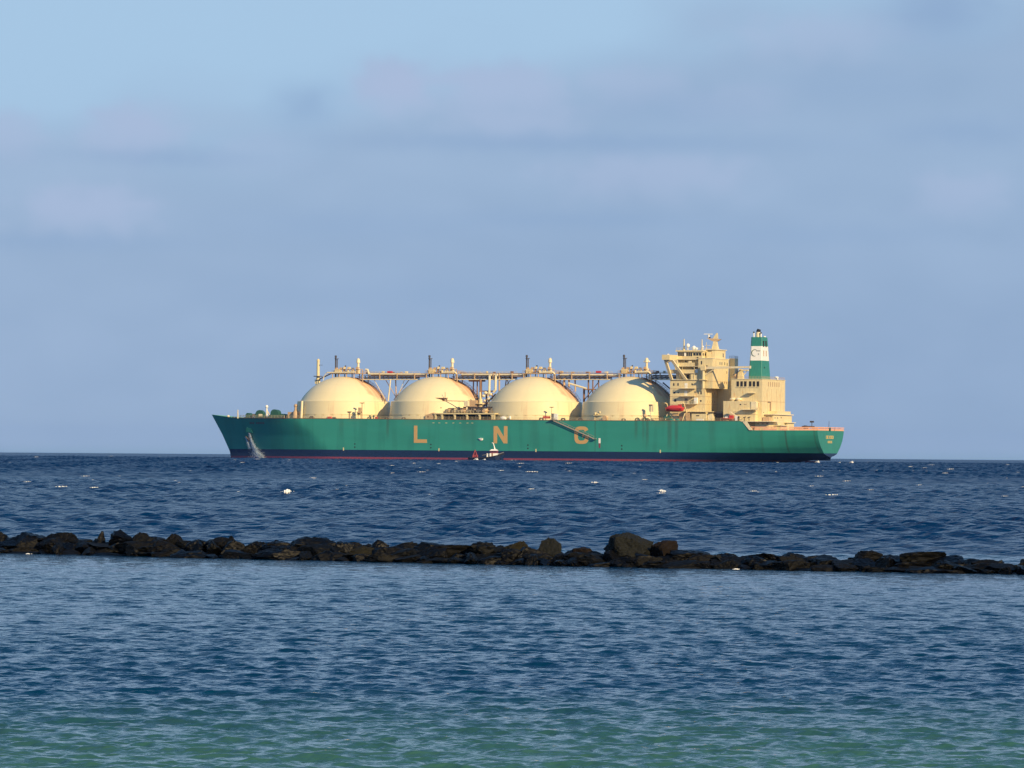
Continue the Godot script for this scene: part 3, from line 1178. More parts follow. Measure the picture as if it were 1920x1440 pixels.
func build_tank(i: int) -> void:
	var c := Vector3(TANKS[i], 0, 0)
	var prof := PackedVector2Array([Vector2(21.0, 16.6), Vector2(20.75, 21.0), Vector2(20.3, 25.15), Vector2(19.75, 25.3)])
	for k in 25:
		var a := lerpf(acos(19.4 / 22.1), PI / 2, k / 24.0)
		prof.append(Vector2(22.1 * cos(a), 14.1 + 22.1 * sin(a)))
	var g := Geo.new()
	g.lathe(c, prof, 96)
	for k in g.t.size():
		g.t[k].y = 1.0 - (g.t[k].y - 16.6) / 19.7
	var names := ["foremost cream dome, nearest the bow", "second cream dome from the bow, behind the loading manifold", "third cream dome from the bow", "aftermost cream dome, next to the white bridge"]
	names[3] = "aftermost cream dome, shaded by the bridge wing"
	var dome := put("tank_dome", g, M.dome, ship, names[i])
	# stair that climbs the after side of the dome
	var st := Geo.new()
	var az := deg_to_rad(-6.0)
	for side in [-0.9, 0.9]:
		for k in 14:
			var p := []
			for e in [k, k + 1]:
				var el := lerpf(0.52, 1.32, e / 14.0)
				var q := Vector3(22.35 * cos(el) * cos(az), 14.1 + 22.35 * sin(el), 22.35 * cos(el) * sin(az) + side)
				p.append(c + q)
			st.tube(p[0], p[1], 0.13, 0.13, 5)
			st.tube(p[0] + Vector3(0.75, 0.7, 0), p[1] + Vector3(0.75, 0.7, 0), 0.07, 0.07, 5)
			st.tube(p[0], p[0] + Vector3(0.75, 0.7, 0), 0.06, 0.06, 5)
	for k in 40:
		var el := lerpf(0.52, 1.32, k / 40.0)
		var q := c + Vector3(22.35 * cos(el) * cos(az), 14.1 + 22.35 * sin(el), 22.35 * cos(el) * sin(az))
		st.span(q.x - 0.25, q.x + 0.25, q.y - 0.04, q.y + 0.06, q.z - 0.85, q.z + 0.85)
	put("stair", st, M.stair, dome)
	var rail := []
	for k in 33:
		var an := TAU * k / 32.0
		rail.append(c + Vector3(21.3 * cos(an), 18.9, 20.9 * sin(an)))
	put("skirt_rail", railing(rail, 0.55, 30.0, 2, 0.05), M.cream, dome)
	# dome-top house: platform, valve gear, vent mast and relief post
	var top := put("tank_top_platform", box(c.x - 4.6, c.x + 11.0, 37.35, 37.6, -3.5, 3.2), M.cream_rusty, ship)
	var legs := Geo.new()
	for x in [-4.2, -1.0, 2.6, 6.2, 10.4]:
		for z in [-3.0, 2.8]:
			var foot := minf(dome_y(Vector2(x, z).length()) - 0.1, 37.3)
			legs.tube(c + Vector3(x, foot, z), c + Vector3(x, 37.4, z), 0.2, 0.2, 6)
	put("leg_frame", legs, M.cream_rusty, top)
	put("platform_rail", railing([c + Vector3(-4.6, 37.6, 3.2), c + Vector3(11.0, 37.6, 3.2), c + Vector3(11.0, 37.6, -3.5), c + Vector3(-4.6, 37.6, -3.5), c + Vector3(-4.6, 37.6, 3.2)], 1.1, 1.6, 2, 0.05), M.cream_rusty, top)
	var upper := Geo.new()
	upper.span(c.x - 3.6, c.x + 8.0, 39.35, 39.55, -2.6, 2.2)
	for x in [-3.4, -0.6, 2.4, 5.2, 7.8]:
		for z in [-2.4, 2.0]:
			upper.tube(c + Vector3(x, 37.5, z), c + Vector3(x, 39.4, z), 0.15, 0.15, 6)
	put("upper_platform", upper, M.cream_rusty, top)
	var r := RandomNumberGenerator.new()
	r.seed = 60
	for k in 9:
		var x := -3.2 + k * 1.25 + r.randf_range(-0.3, 0.3)
		var v := Geo.new()
		var h := r.randf_range(0.9, 1.7)
		v.tube(c + Vector3(x, 37.6, r.randf_range(0.5, 2.4)), c + Vector3(x, 37.6 + h, r.randf_range(0.5, 2.4)), r.randf_range(0.22, 0.5), -1, 8)
		v.ball(c + Vector3(x, 37.6 + h, 1.4), Vector3(0.5, 0.35, 0.5) * r.randf_range(0.7, 1.3), 8, 6)
		put("valve", v, [M.cream, M.rust, M.dark_steel, M.cream_light][r.randi() % 4], top)
	for k in 6:
		var x := -3.4 + k * 2.0 + r.randf_range(-0.3, 0.3)
		var v := Geo.new()
		var h := r.randf_range(0.5, 1.15)
		v.span(c.x + x, c.x + x + r.randf_range(0.5, 1.1), 39.55, 39.55 + h, 0.2, 1.6)
		put("valve_box", v, [M.cream, M.cream_rusty, M.rust, M.grey][r.randi() % 4], top)
	put("cabinet", box(c.x - 3.3, c.x - 0.9, 37.6, 39.3, 0.6, 2.6), M.cream, top)
	var spout := Geo.new()
	spout.tube(c + Vector3(0.3, 39.5, 0.5), c + Vector3(1.1, 41.0, 0.5), 0.28, 0.34, 8)
	put("spout", spout, M.dark_steel, top)
	var vm := Geo.new()
	var vx := -3.8 if i < 3 else -2.9
	vm.tube(c + Vector3(vx, 36.0, 0.4), c + Vector3(vx, 45.3, 0.4), 0.38, 0.32, 10)
	vm.tube(c + Vector3(vx + 0.75, 37.6, 0.4), c + Vector3(vx + 0.75, 44.0, 0.4), 0.2, 0.2, 8)
	vm.tube(c + Vector3(vx, 44.6, 0.4), c + Vector3(vx, 45.5, 0.4), 0.5, 0.45, 10)
	vm.tube(c + Vector3(vx + 0.4, 43.9, 0.4), c + Vector3(vx + 0.4, 44.15, 0.4), 0.95, 0.95, 10)
	put("vent_mast", vm, M.dark_steel, ship)
	var rp := Geo.new()
	rp.lathe(c + Vector3(6.9 if i < 3 else 7.3, 0, 0), PackedVector2Array([Vector2(0.95, 37.6), Vector2(0.95, 39.6), Vector2(0.55, 39.9), Vector2(0.5, 42.2), Vector2(0.95, 42.25), Vector2(0.85, 42.5), Vector2(0.8, 43.4), Vector2(0.5, 44.1), Vector2(0.02, 44.3)]), 14)
	put("relief_post", rp, M.cream_light, ship)
	if i == 3:
		for dx in [-1.15, 1.15]:
			var lamp := Geo.new()
			lamp.ball(c + Vector3(7.3 + dx, 42.6, 0), Vector3.ONE * 0.42, 10, 6)
			put("floodlight", lamp, M.white, ship)
	var pipe := Geo.new()
	if i == 0:
		pipe.path([c + Vector3(-6.6, 37.9, 3.4), c + Vector3(7.4, 38.1, 3.6)], 0.32)
		pipe.path([c + Vector3(-6.6, 37.9, 3.4), c + Vector3(-8.2, 36.2, 3.2), c + Vector3(-8.6, 34.6, 3.0)], 0.2)
	else:
		pipe.path([c + Vector3(4.0, 38.0, 3.4), c + Vector3(9.5, 38.1, 3.4), c + Vector3(10.4, 37.2, 3.0)], 0.36)
	put("cargo_pipe", pipe, M.cream_light, top)


func build_pipe_run() -> void:
	var z := 1.2
	# long pipes from the first dome to the bridge front
	var main := Geo.new()
	main.path([Vector3(-68.9, 39.3, z), Vector3(-67.9, 39.2, z), Vector3(-67.3, 37.3, z), Vector3(-39.4, 37.15, z)], 0.42, 10)
	main.path([Vector3(-23.0, 37.1, z), Vector3(7.2, 36.95, z)], 0.42, 10)
	main.path([Vector3(23.0, 36.95, z), Vector3(51.0, 36.8, z)], 0.42, 10)
	put("cargo_main", main, M.cream_light, ship)
	var thin := Geo.new()
	for q in [[0.17, 36.45, 0.8], [0.14, 37.75, -0.6], [0.12, 36.1, 0.2], [0.2, 36.75, -1.4]]:
		for s in [[-67.0, -39.0], [-24.0, 7.0], [21.5, 51.0], [65.0, 80.5]]:
			thin.tube(Vector3(s[0], q[1], z + q[2]), Vector3(s[1], q[1] - 0.2, z + q[2]), q[0], q[0], 7)
	put("service_pipes", thin, M.rust, ship)
	for s in [[-70.5, -44.2], [-25.8, 1.8], [20.0, 45.8], [63.8, 79.5]]:
		var walk := put("walkway", box(s[0], s[1], 34.75, 35.05, -2.2, 2.6), M.cream, ship)
		var truss := Geo.new()
		var x: float = s[0]
		while x < s[1] - 1.5:
			for zz in [-2.0, 2.4]:
				truss.tube(Vector3(x, 35.05, zz), Vector3(x, 36.6, zz), 0.1, 0.1, 5)
				truss.tube(Vector3(x, 35.05, zz), Vector3(minf(x + 2.2, s[1]), 36.5, zz), 0.07, 0.07, 5)
			x += 2.2
		for zz in [-2.0, 2.4]:
			truss.tube(Vector3(s[0], 36.55, zz), Vector3(s[1], 36.5, zz), 0.12, 0.12, 5)
		put("truss", truss, M.dark_steel, walk)
		put("cable_tray", box(s[0], s[1], 35.3, 35.9, -1.8, -0.9), M.dark_steel, walk)
		var far_rail := railing([Vector3(s[0], 37.4, -1.6), Vector3(s[1], 37.3, -1.6)], 1.15, 1.7, 2, 0.05)
		put("walkway_rail", far_rail, M.cream, walk)
		var lag := RandomNumberGenerator.new()
		lag.seed = int(s[0]) + 500
		for k in 5:
			var bx := lerpf(s[0] + 1.0, s[1] - 2.0, (k + lag.randf()) / 5.0)
			put("junction_box", box(bx, bx + lag.randf_range(0.5, 1.4), 37.5, 37.5 + lag.randf_range(0.4, 1.3), -0.9, 0.3), [M.cream, M.rust, M.cream_rusty, M.cream_light][lag.randi() % 4], walk)
		for k in 4:
			var bx2 := lerpf(s[0] + 0.5, s[1] - 0.8, k / 3.0)
			put("pipe_bracket", box(bx2, bx2 + 0.35, 35.05, 37.7, 2.2, 2.7), M.cream_rusty, walk)
	for x in [-57.4, 40.5]:
		put("hose_box", box(x - 1.0, x + 1.1, 37.8, 38.6, 0.2, 1.4), M.boat_red, ship)
	# legs under the walkway, in the gaps between domes
	var v := Geo.new()
	v.tube(Vector3(-57.3, 25.5, 2.6), Vector3(-56.2, 34.8, 2.6), 0.32, 0.3, 8)
	v.tube(Vector3(-59.0, 25.9, 1.5), Vector3(-64.6, 34.8, 1.5), 0.14, 0.14, 6)
	v.tube(Vector3(-54.6, 25.5, 0.5), Vector3(-50.5, 34.8, 0.5), 0.13, 0.13, 6)
	put("walkway_leg", v, M.cream_light, ship)
	var v2 := Geo.new()
	v2.tube(Vector3(-54.9, 24.0, -1.0), Vector3(-55.4, 34.8, -1.0), 0.28, 0.28, 8)
	v2.tube(Vector3(-54.6, 26.0, -1.5), Vector3(-60.4, 34.8, -1.5), 0.16, 0.16, 6)
	v2.tube(Vector3(-56.5, 26.0, -1.5), Vector3(-49.2, 34.8, -1.5), 0.18, 0.18, 6)
	put("walkway_leg", v2, M.cream_rusty, ship)
	var v3 := Geo.new()
	for x in [-18.4, -16.6, -14.6]:
		v3.tube(Vector3(x, 24.0, -1.0), Vector3(x, 34.8, -1.0), 0.3, 0.3, 8)
	v3.span(-19.6, -13.0, 34.0, 34.7, -1.6, 1.6)
	v3.tube(Vector3(-13.2, 24.0, 3.0), Vector3(-13.6, 35.0, 2.6), 0.55, 0.5, 10)
	put("walkway_leg", v3, M.rust, ship)
	var drop := Geo.new()
	drop.path([Vector3(-8.4, 37.0, 2.9), Vector3(-9.2, 36.6, 2.9), Vector3(-9.3, 29.5, 2.9), Vector3(-9.8, 27.5, 2.9)], 0.52, 10)
	put("drop_pipe", drop, M.cream_light, ship)
	var drop2 := Geo.new()
	drop2.path([Vector3(-5.4, 37.0, 2.9), Vector3(-6.3, 36.5, 2.9), Vector3(-6.4, 30.4, 2.9), Vector3(-7.4, 29.3, 2.9)], 0.5, 10)
	put("drop_pipe", drop2, M.cream_light, ship)
	var v4 := Geo.new()
	v4.tube(Vector3(-5.0, 28.0, 2.0), Vector3(-5.0, 37.6, 2.0), 0.38, 0.38, 8)
	v4.tube(Vector3(-3.6, 30.5, -1.0), Vector3(-3.0, 34.8, -1.0), 0.28, 0.28, 8)
	v4.tube(Vector3(-1.6, 31.5, -1.0), Vector3(-2.4, 34.8, -1.0), 0.25, 0.25, 8)
	v4.tube(Vector3(-4.6, 30.0, 0.0), Vector3(-0.5, 34.8, 0.0), 0.16, 0.16, 8)
	put("walkway_leg", v4, M.cream_rusty, ship)
	var gear := Geo.new()
	for q in [[-11.9, 27.8, 0.8], [-10.9, 29.1, 0.9], [-8.6, 28.5, 0.8], [-9.4, 26.4, 1.0], [-11.4, 25.7, 0.7], [-12.2, 24.2, 0.8]]:
		gear.ball(Vector3(q[0], q[1], 3.0), Vector3(q[2], q[2] * 0.8, q[2]), 10, 7)
	put("valve_cluster", gear, M.cream_light, ship)
	var gear2 := Geo.new()
	gear2.span(-14.0, -9.6, 24.0, 25.0, -1.0, 3.0)
	gear2.span(-13.0, -8.0, 29.6, 30.1, -1.4, 2.0)
	gear2.tube(Vector3(-8.0, 22.0, 2.6), Vector3(-8.0, 29.0, 2.6), 0.3, 0.3, 7)
	gear2.tube(Vector3(-11.4, 22.0, 1.0), Vector3(-11.4, 30.0, 1.0), 0.35, 0.35, 7)
	gear2.tube(Vector3(-13.6, 22.0, 1.6), Vector3(-6.6, 28.6, 2.2), 0.3, 0.3, 7)
	put("pipe_frame", gear2, M.rust, ship)
	var slant := Geo.new()
	slant.tube(Vector3(27.6, 33.3, 3.0), Vector3(35.8, 31.0, 3.0), 0.42, 0.46, 10)
	put("crane_jib", slant, M.cream_light, ship)
	var v5 := Geo.new()
	v5.tube(Vector3(33.6, 23.5, 0.0), Vector3(33.6, 31.5, 0.0), 0.5, 0.5, 8)
	v5.tube(Vector3(36.0, 26.0, 1.0), Vector3(36.0, 34.8, 1.0), 0.36, 0.36, 8)
	v5.tube(Vector3(38.4, 28.5, 2.0), Vector3(38.4, 34.8, 2.0), 0.32, 0.32, 8)
	v5.tube(Vector3(40.8, 30.5, 1.0), Vector3(40.6, 34.8, 1.0), 0.3, 0.3, 8)
	v5.tube(Vector3(34.2, 26.5, 0.5), Vector3(40.5, 33.8, 0.5), 0.2, 0.2, 8)
	v5.span(34.4, 38.8, 30.4, 30.9, -0.5, 2.6)
	put("walkway_leg", v5, M.rust, ship)
	var v6 := Geo.new()
	v6.tube(Vector3(27.0, 31.5, 1.0), Vector3(27.0, 34.8, 1.0), 0.45, 0.45, 8)
	v6.tube(Vector3(24.8, 32.4, 1.0), Vector3(24.8, 35.8, 1.0), 0.5, 0.5, 8)
	v6.tube(Vector3(29.4, 29.8, -0.5), Vector3(29.2, 34.8, -0.5), 0.35, 0.35, 8)
	put("walkway_leg", v6, M.cream_rusty, ship)
	var v7 := Geo.new()
	v7.tube(Vector3(70.0, 33.6, 1.0), Vector3(76.5, 28.4, 1.0), 0.3, 0.3, 8)
	v7.tube(Vector3(73.5, 33.6, 1.5), Vector3(77.5, 30.4, 1.5), 0.22, 0.22, 8)
	v7.tube(Vector3(76.0, 26.0, -0.5), Vector3(76.0, 34.8, -0.5), 0.5, 0.5, 8)
	put("walkway_leg", v7, M.dark_steel, ship)


func build_foredeck() -> void:
	var fm := Geo.new()
	fm.lathe(Vector3(-92.4, 0, 0), PackedVector2Array([Vector2(1.1, 17.2), Vector2(1.0, 34.0), Vector2(0.72, 36.2), Vector2(0.62, 43.0), Vector2(0.75, 43.1), Vector2(0.6, 43.7), Vector2(0.1, 44.1)]), 12)
	var mast := put("foremast", fm, M.cream, ship)
	var pl := Geo.new()
	pl.tube(Vector3(-92.4, 36.2, 0), Vector3(-92.4, 36.5, 0), 2.0, 2.0, 16)
	pl.tube(Vector3(-92.4, 34.6, 0), Vector3(-92.4, 34.8, 0), 1.6, 1.6, 16)
	pl.span(-92.2, -90.3, 41.2, 41.35, -0.2, 0.4)
	put("mast_platform", pl, M.dark_steel, mast)
	put("mast_box", box(-93.6, -92.7, 33.0, 34.5, -0.6, 0.8), M.cream, mast)
	var stay := Geo.new()
	stay.tube(Vector3(-91.0, 35.2, 1.0), Vector3(-85.2, 37.5, 2.0), 0.28, 0.28, 7)
	put("catwalk_strut", stay, M.rust, ship)
	# house, post and cowl before the first dome
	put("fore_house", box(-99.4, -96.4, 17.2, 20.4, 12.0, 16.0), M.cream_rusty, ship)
	var cowl := Geo.new()
	cowl.lathe(Vector3(-95.2, 0, 16.6), PackedVector2Array([Vector2(1.5, 17.2), Vector2(1.35, 20.3), Vector2(0.7, 21.2), Vector2(0.6, 22.6), Vector2(0.9, 22.8), Vector2(0.8, 23.6), Vector2(0.05, 24.0)]), 12)
	put("cowl_vent", cowl, M.cream_rusty, ship)
	var ft := Geo.new()
	ft.tube(Vector3(-91.6, 17.2, 18.6), Vector3(-91.4, 25.2, 18.3), 0.62, 0.55, 10)
	put("corner_post", ft, M.cream_light, ship)
	# windlasses, winches and mooring gear on the forecastle
	var w1 := Geo.new()
	w1.tube(Vector3(-115.3, 19.3, 9.4), Vector3(-115.3, 19.3, 11.8), 1.95, 1.95, 20)
	w1.span(-117.4, -113.2, 17.4, 18.6, 9.0, 12.2)
	w1.span(-116.8, -113.9, 17.4, 20.2, 11.9, 12.3)
	put("windlass", w1, M.deck_green, ship)
	var w2 := Geo.new()
	w2.tube(Vector3(-107.8, 19.7, 8.6), Vector3(-107.8, 19.7, 12.2), 1.75, 1.9, 20)
	w2.span(-110.0, -105.8, 17.4, 18.5, 8.2, 12.6)
	w2.hexa([Vector3(-112.0, 17.4, 10), Vector3(-109.0, 17.4, 10), Vector3(-109.0, 17.4, 12), Vector3(-112.0, 17.4, 12), Vector3(-109.6, 19.6, 10), Vector3(-108.6, 19.9, 10), Vector3(-108.6, 19.9, 12), Vector3(-109.6, 19.6, 12)])
	put("windlass", w2, M.deck_green, ship)
	var w3 := Geo.new()
	w3.tube(Vector3(-103.5, 18.6, 10.0), Vector3(-103.5, 18.6, 13.0), 1.05, 1.05, 14)
	w3.tube(Vector3(-101.7, 18.6, 11.0), Vector3(-101.7, 18.6, 13.0), 0.85, 0.85, 14)
	w3.span(-105.2, -100.2, 17.4, 18.0, 9.6, 13.4)
	w3.span(-100.9, -99.5, 17.4, 19.4, 11.0, 13.0)
	put("mooring_winch", w3, M.deck_green, ship)
	var w4 := Geo.new()
	w4.tube(Vector3(-121.3, 18.8, 8.0), Vector3(-121.3, 18.8, 11.0), 1.2, 1.2, 14)
	w4.span(-123.0, -119.8, 17.4, 18.1, 7.6, 11.2)
	w4.hexa([Vector3(-119.8, 18.6, 9), Vector3(-116.4, 19.7, 9), Vector3(-116.4, 19.7, 10), Vector3(-119.8, 18.6, 10), Vector3(-119.8, 19.0, 9), Vector3(-116.4, 20.2, 9), Vector3(-116.4, 20.2, 10), Vector3(-119.8, 19.0, 10)])
	put("mooring_winch", w4, M.deck_green, ship)
	put("brake_housing", box(-118.6, -116.9, 18.3, 19.6, 11.0, 11.9), M.grey, ship)
	put("winch_plate", box(-115.2, -113.5, 18.4, 19.5, 12.35, 12.7), M.cream_light, ship)
	var bell := Geo.new()
	bell.tube(Vector3(-114.0, 17.4, 7.0), Vector3(-114.0, 22.2, 7.0), 0.5, 0.35, 10)
	bell.ball(Vector3(-114.0, 22.8, 7.0), Vector3(0.7, 0.75, 0.7), 12, 8)
	put("forward_radome", bell, M.white, ship)
	var brace := Geo.new()
	brace.tube(Vector3(-114.0, 21.4, 7.0), Vector3(-111.6, 17.4, 7.0), 0.22, 0.22, 6)
	put("radome_brace", brace, M.cream, ship)
	var post := Geo.new()
	post.tube(Vector3(-125.6, 17.5, 12.2), Vector3(-125.6, 21.3, 12.2), 0.3, 0.2, 8)
	put("jack_post", post, M.cream_light, ship)
	var lead := Geo.new()
	lead.ball(Vector3(-131.6, 18.5, 9.6), Vector3(0.7, 0.55, 0.6), 10, 6)
	put("fairlead", lead, M.cream_light, ship)
	for q in [[-130.3, 0.5], [-128.6, 0.4], [-99.0, 0.7]]:
		var bl := Geo.new()
		bl.tube(Vector3(q[0], 17.4, half_breadth(q[0], 17.6) - 0.8), Vector3(q[0], 18.3, half_breadth(q[0], 17.6) - 0.8), q[1], q[1] * 0.9, 10)
		put("bollard", bl, M.dark_steel, ship)
	var pts := []
	for k in 16:
		var x := lerpf(-127.0, -98.0, k / 15.0)
		pts.append(Vector3(x, top_y(x), half_breadth(x, top_y(x)) - 0.2))
	put("forecastle_rail", railing(pts, 1.25, 1.1, 3, 0.07), M.cream, ship)
	pts = []
	for k in 40:
		var x := lerpf(-97.0, 112.0, k / 39.0)
		pts.append(Vector3(x, top_y(x), half_breadth(x, top_y(x)) - 0.25))
	put("deck_rail", railing(pts, 1.15, 1.8, 3, 0.035), M.cream, ship)


func lamp_post(x: float, z: float, h: float, arm: float, m: Material) -> void:
	var g := Geo.new()
	g.tube(Vector3(x, 17.2, z), Vector3(x, 17.2 + h, z), 0.22, 0.16, 8)
	g.hexa([Vector3(x - arm, 17.2 + h, z - 0.25), Vector3(x + arm, 17.2 + h, z - 0.25), Vector3(x + arm, 17.2 + h, z + 0.25), Vector3(x - arm, 17.2 + h, z + 0.25), Vector3(x - arm, 17.55 + h, z - 0.25), Vector3(x + arm, 17.55 + h, z - 0.25), Vector3(x + arm, 17.55 + h, z + 0.25), Vector3(x - arm, 17.55 + h, z + 0.25)])
	var p := put("lamp_post", g, m, ship)
	put("lamp_head", box(x - arm, x + arm, 17.26 + h, 17.5 + h, z + 0.26, z + 0.4), M.rust, p)


func build_midship() -> void:
	var z := 21.5
	# long platform over the loading manifold, open below
	var roof := put("manifold_platform", box(-27.0, 1.4, 19.65, 20.15, 14.0, z + 0.6), M.cream, ship)
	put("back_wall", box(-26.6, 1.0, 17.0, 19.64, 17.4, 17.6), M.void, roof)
	for x in [-26.3, -23.2, -17.3, -11.5, -5.7, 0.1, 1.0]:
		var g := Geo.new()
		g.span(x - 0.3, x + 0.3, 17.0, 19.64, z - 0.4, z + 0.4)
		g.hexa([Vector3(x - 0.3, 18.7, z - 0.3), Vector3(x + 0.3, 18.7, z - 0.3), Vector3(x + 0.3, 18.7, z + 0.3), Vector3(x - 0.3, 18.7, z + 0.3), Vector3(x - 1.0, 19.63, z - 0.3), Vector3(x + 0.3, 19.63, z - 0.3), Vector3(x + 0.3, 19.63, z + 0.3), Vector3(x - 1.0, 19.63, z + 0.3)])
		put("frame", g, M.cream, roof)
	for x in [-21.0, -14.3, -12.9, -8.4, -3.0, -1.3]:
		var g := Geo.new()
		g.tube(Vector3(x, 17.0, 19.4), Vector3(x, 19.6, 19.4), 0.3, 0.3, 8)
		put("post", g, M.grey if int(absf(x)) % 2 else M.cream_rusty, roof)
	var sh := Geo.new()
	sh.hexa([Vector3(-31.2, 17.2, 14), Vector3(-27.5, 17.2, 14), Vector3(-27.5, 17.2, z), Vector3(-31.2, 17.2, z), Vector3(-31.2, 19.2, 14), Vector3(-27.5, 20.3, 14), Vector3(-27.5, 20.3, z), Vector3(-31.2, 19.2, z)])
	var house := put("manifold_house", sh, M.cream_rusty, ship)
	put("window", box(-30.3, -29.5, 18.1, 18.9, z - 0.1, z + 0.05), M.rust, house)
	# loading pipes, valves and drip trays on the platform
	for k in 8:
		var x := -21.6 + k * 2.5
		var g := Geo.new()
		g.tube(Vector3(x, 21.1, 15.0), Vector3(x, 21.1, 21.2), 0.42, 0.42, 10)
		g.tube(Vector3(x, 21.1, 20.9), Vector3(x, 21.1, 21.3), 0.68, 0.68, 12)
		g.tube(Vector3(x, 20.15, 18.5), Vector3(x, 21.1, 18.5), 0.25, 0.25, 6)
		g.tube(Vector3(x, 21.1, 17.0), Vector3(x, 22.3, 17.0), 0.16, 0.16, 6)
		g.tube(Vector3(x, 22.3, 17.0), Vector3(x, 22.38, 17.0), 0.5, 0.5, 10)
		put("manifold_pipe", g, [M.grey, M.dark_steel, M.grey, M.cream_rusty][k % 4], ship)
	var r := RandomNumberGenerator.new()
	r.seed = 77
	for k in 16:
		var x := -23.0 + k * 1.35 + r.randf_range(-0.4, 0.4)
		put("valve_box", box(x, x + r.randf_range(0.4, 1.2), 20.15, 20.15 + r.randf_range(0.6, 2.1), 15.5, 15.5 + r.randf_range(1.0, 4.0)), [M.grey, M.dark_steel, M.cream_rusty, M.rust, M.cream][r.randi() % 5], ship)
	put("platform_rail", railing([Vector3(-24.0, 20.15, z + 0.4), Vector3(-8.5, 20.15, z + 0.4)], 1.1, 1.4, 3, 0.04), M.cream, roof)
	var hdr := Geo.new()
	hdr.tube(Vector3(-22.5, 22.0, 16.4), Vector3(-3.0, 22.0, 16.4), 0.4, 0.4, 10)
	hdr.tube(Vector3(-16.0, 22.7, 15.4), Vector3(-2.0, 22.7, 15.4), 0.3, 0.3, 10)
	put("header_pipe", hdr, M.dark_steel, ship)
	# rusty derrick columns at the forward end
	for q in [[-28.0, 0.5], [-26.2, 0.42], [-24.6, 0.6]]:
		var g := Geo.new()
		g.tube(Vector3(q[0] + 0.6, 20.1, 16.0), Vector3(q[0] + 0.2, 26.6, 16.0), q[1], q[1] * 0.8, 8)
		put("derrick_column", g, M.cream_rusty, ship)
	var cap := Geo.new()
	cap.span(-28.6, -23.4, 26.4, 26.75, 15.2, 17.0)
	cap.hexa([Vector3(-24.8, 23.2, 15.6), Vector3(-23.8, 23.2, 15.6), Vector3(-23.8, 23.2, 16.4), Vector3(-24.8, 23.2, 16.4), Vector3(-26.2, 26.4, 15.6), Vector3(-25.2, 26.4, 15.6), Vector3(-25.2, 26.4, 16.4), Vector3(-26.2, 26.4, 16.4)])
	cap.tube(Vector3(-24.4, 26.7, 16.0), Vector3(-24.4, 29.2, 16.0), 0.12, 0.1, 6)
	cap.tube(Vector3(-23.6, 26.0, 16.0), Vector3(-22.4, 20.2, 16.0), 0.3, 0.3, 8)
	put("derrick_head", cap, M.rust, ship)
	var jib := Geo.new()
	jib.tube(Vector3(-23.8, 25.5, 17.2), Vector3(-14.2, 25.3, 17.2), 0.14, 0.2, 7)
	put("hose_jib", jib, M.cream_rusty, ship)
	put("deck_locker", box(-30.0, -27.6, 20.3, 21.0, 16.0, 19.0), M.dark_steel, ship)
	var cl := Geo.new()
	for q in [[-28.6, 22.4, 0.55], [-27.4, 21.6, 0.5], [-26.2, 21.6, 0.6], [-25.4, 22.4, 0.4]]:
		cl.ball(Vector3(q[0], q[1], 18.0), Vector3.ONE * q[2], 8, 6)
		cl.tube(Vector3(q[0], 20.2, 18.0), Vector3(q[0], q[1], 18.0), 0.18, 0.18, 6)
	put("valve_cluster", cl, M.grey, ship)
	# hose crane amidships
	var cr := Geo.new()
	cr.tube(Vector3(-13.8, 17.2, 17.0), Vector3(-13.8, 23.2, 17.0), 0.35, 0.35, 10)
	var crane := put("hose_crane", cr, M.cream_light, ship)
	var cab := Geo.new()
	cab.hexa([Vector3(-14.6, 23.2, 16.0), Vector3(-12.9, 23.2, 16.0), Vector3(-12.9, 23.2, 18.0), Vector3(-14.6, 23.2, 18.0), Vector3(-14.8, 25.3, 16.0), Vector3(-13.0, 25.5, 16.0), Vector3(-13.0, 25.5, 18.0), Vector3(-14.8, 25.3, 18.0)])
	put("crane_house", cab, M.cream_light, crane)
	var kp := Geo.new()
	kp.tube(Vector3(-11.0, 17.2, 8.5), Vector3(-11.0, 26.4, 8.5), 0.95, 0.85, 12)
	kp.tube(Vector3(-11.0, 26.4, 8.5), Vector3(-11.3, 29.4, 8.5), 0.5, 0.35, 10)
	kp.tube(Vector3(-11.0, 24.2, 8.5), Vector3(-11.0, 24.4, 8.5), 2.3, 2.3, 14)
	put("king_post", kp, M.cream, ship)
	var hs := Geo.new()
	hs.hexa([Vector3(-17.0, 19.6, 6.0), Vector3(-12.2, 19.6, 6.0), Vector3(-12.2, 19.6, 10.0), Vector3(-17.0, 19.6, 10.0), Vector3(-16.2, 25.8, 6.0), Vector3(-12.2, 25.8, 6.0), Vector3(-12.2, 25.8, 10.0), Vector3(-16.2, 25.8, 10.0)])
	put("winch_house", hs, M.cream_rusty, ship)
	for q in [[-8.0, 19.6, 1.1], [-5.6, 19.6, 0.7]]:
		var g := Geo.new()
		g.tube(Vector3(q[0], 20.1, 18.6), Vector3(q[0], 20.6, 18.6), q[2] * 0.5, q[2] * 0.4, 8)
		g.ball(Vector3(q[0], 20.9, 18.6), Vector3(q[2] * 0.7, q[2] * 0.5, q[2] * 0.6), 10, 6)
		put("cowl", g, M.cream_light, ship)
	var pf := Geo.new()
	pf.tube(Vector3(3.5, 17.2, 17.5), Vector3(3.5, 23.6, 17.5), 0.3, 0.3, 8)
	pf.tube(Vector3(5.6, 17.2, 17.5), Vector3(5.6, 21.4, 17.5), 0.22, 0.22, 8)
	pf.span(2.6, 9.0, 21.3, 21.6, 16.2, 18.6)
	pf.tube(Vector3(2.0, 17.2, 17.5), Vector3(2.0, 22.6, 17.5), 0.4, 0.4, 8)
	put("access_platform", pf, M.cream_rusty, ship)


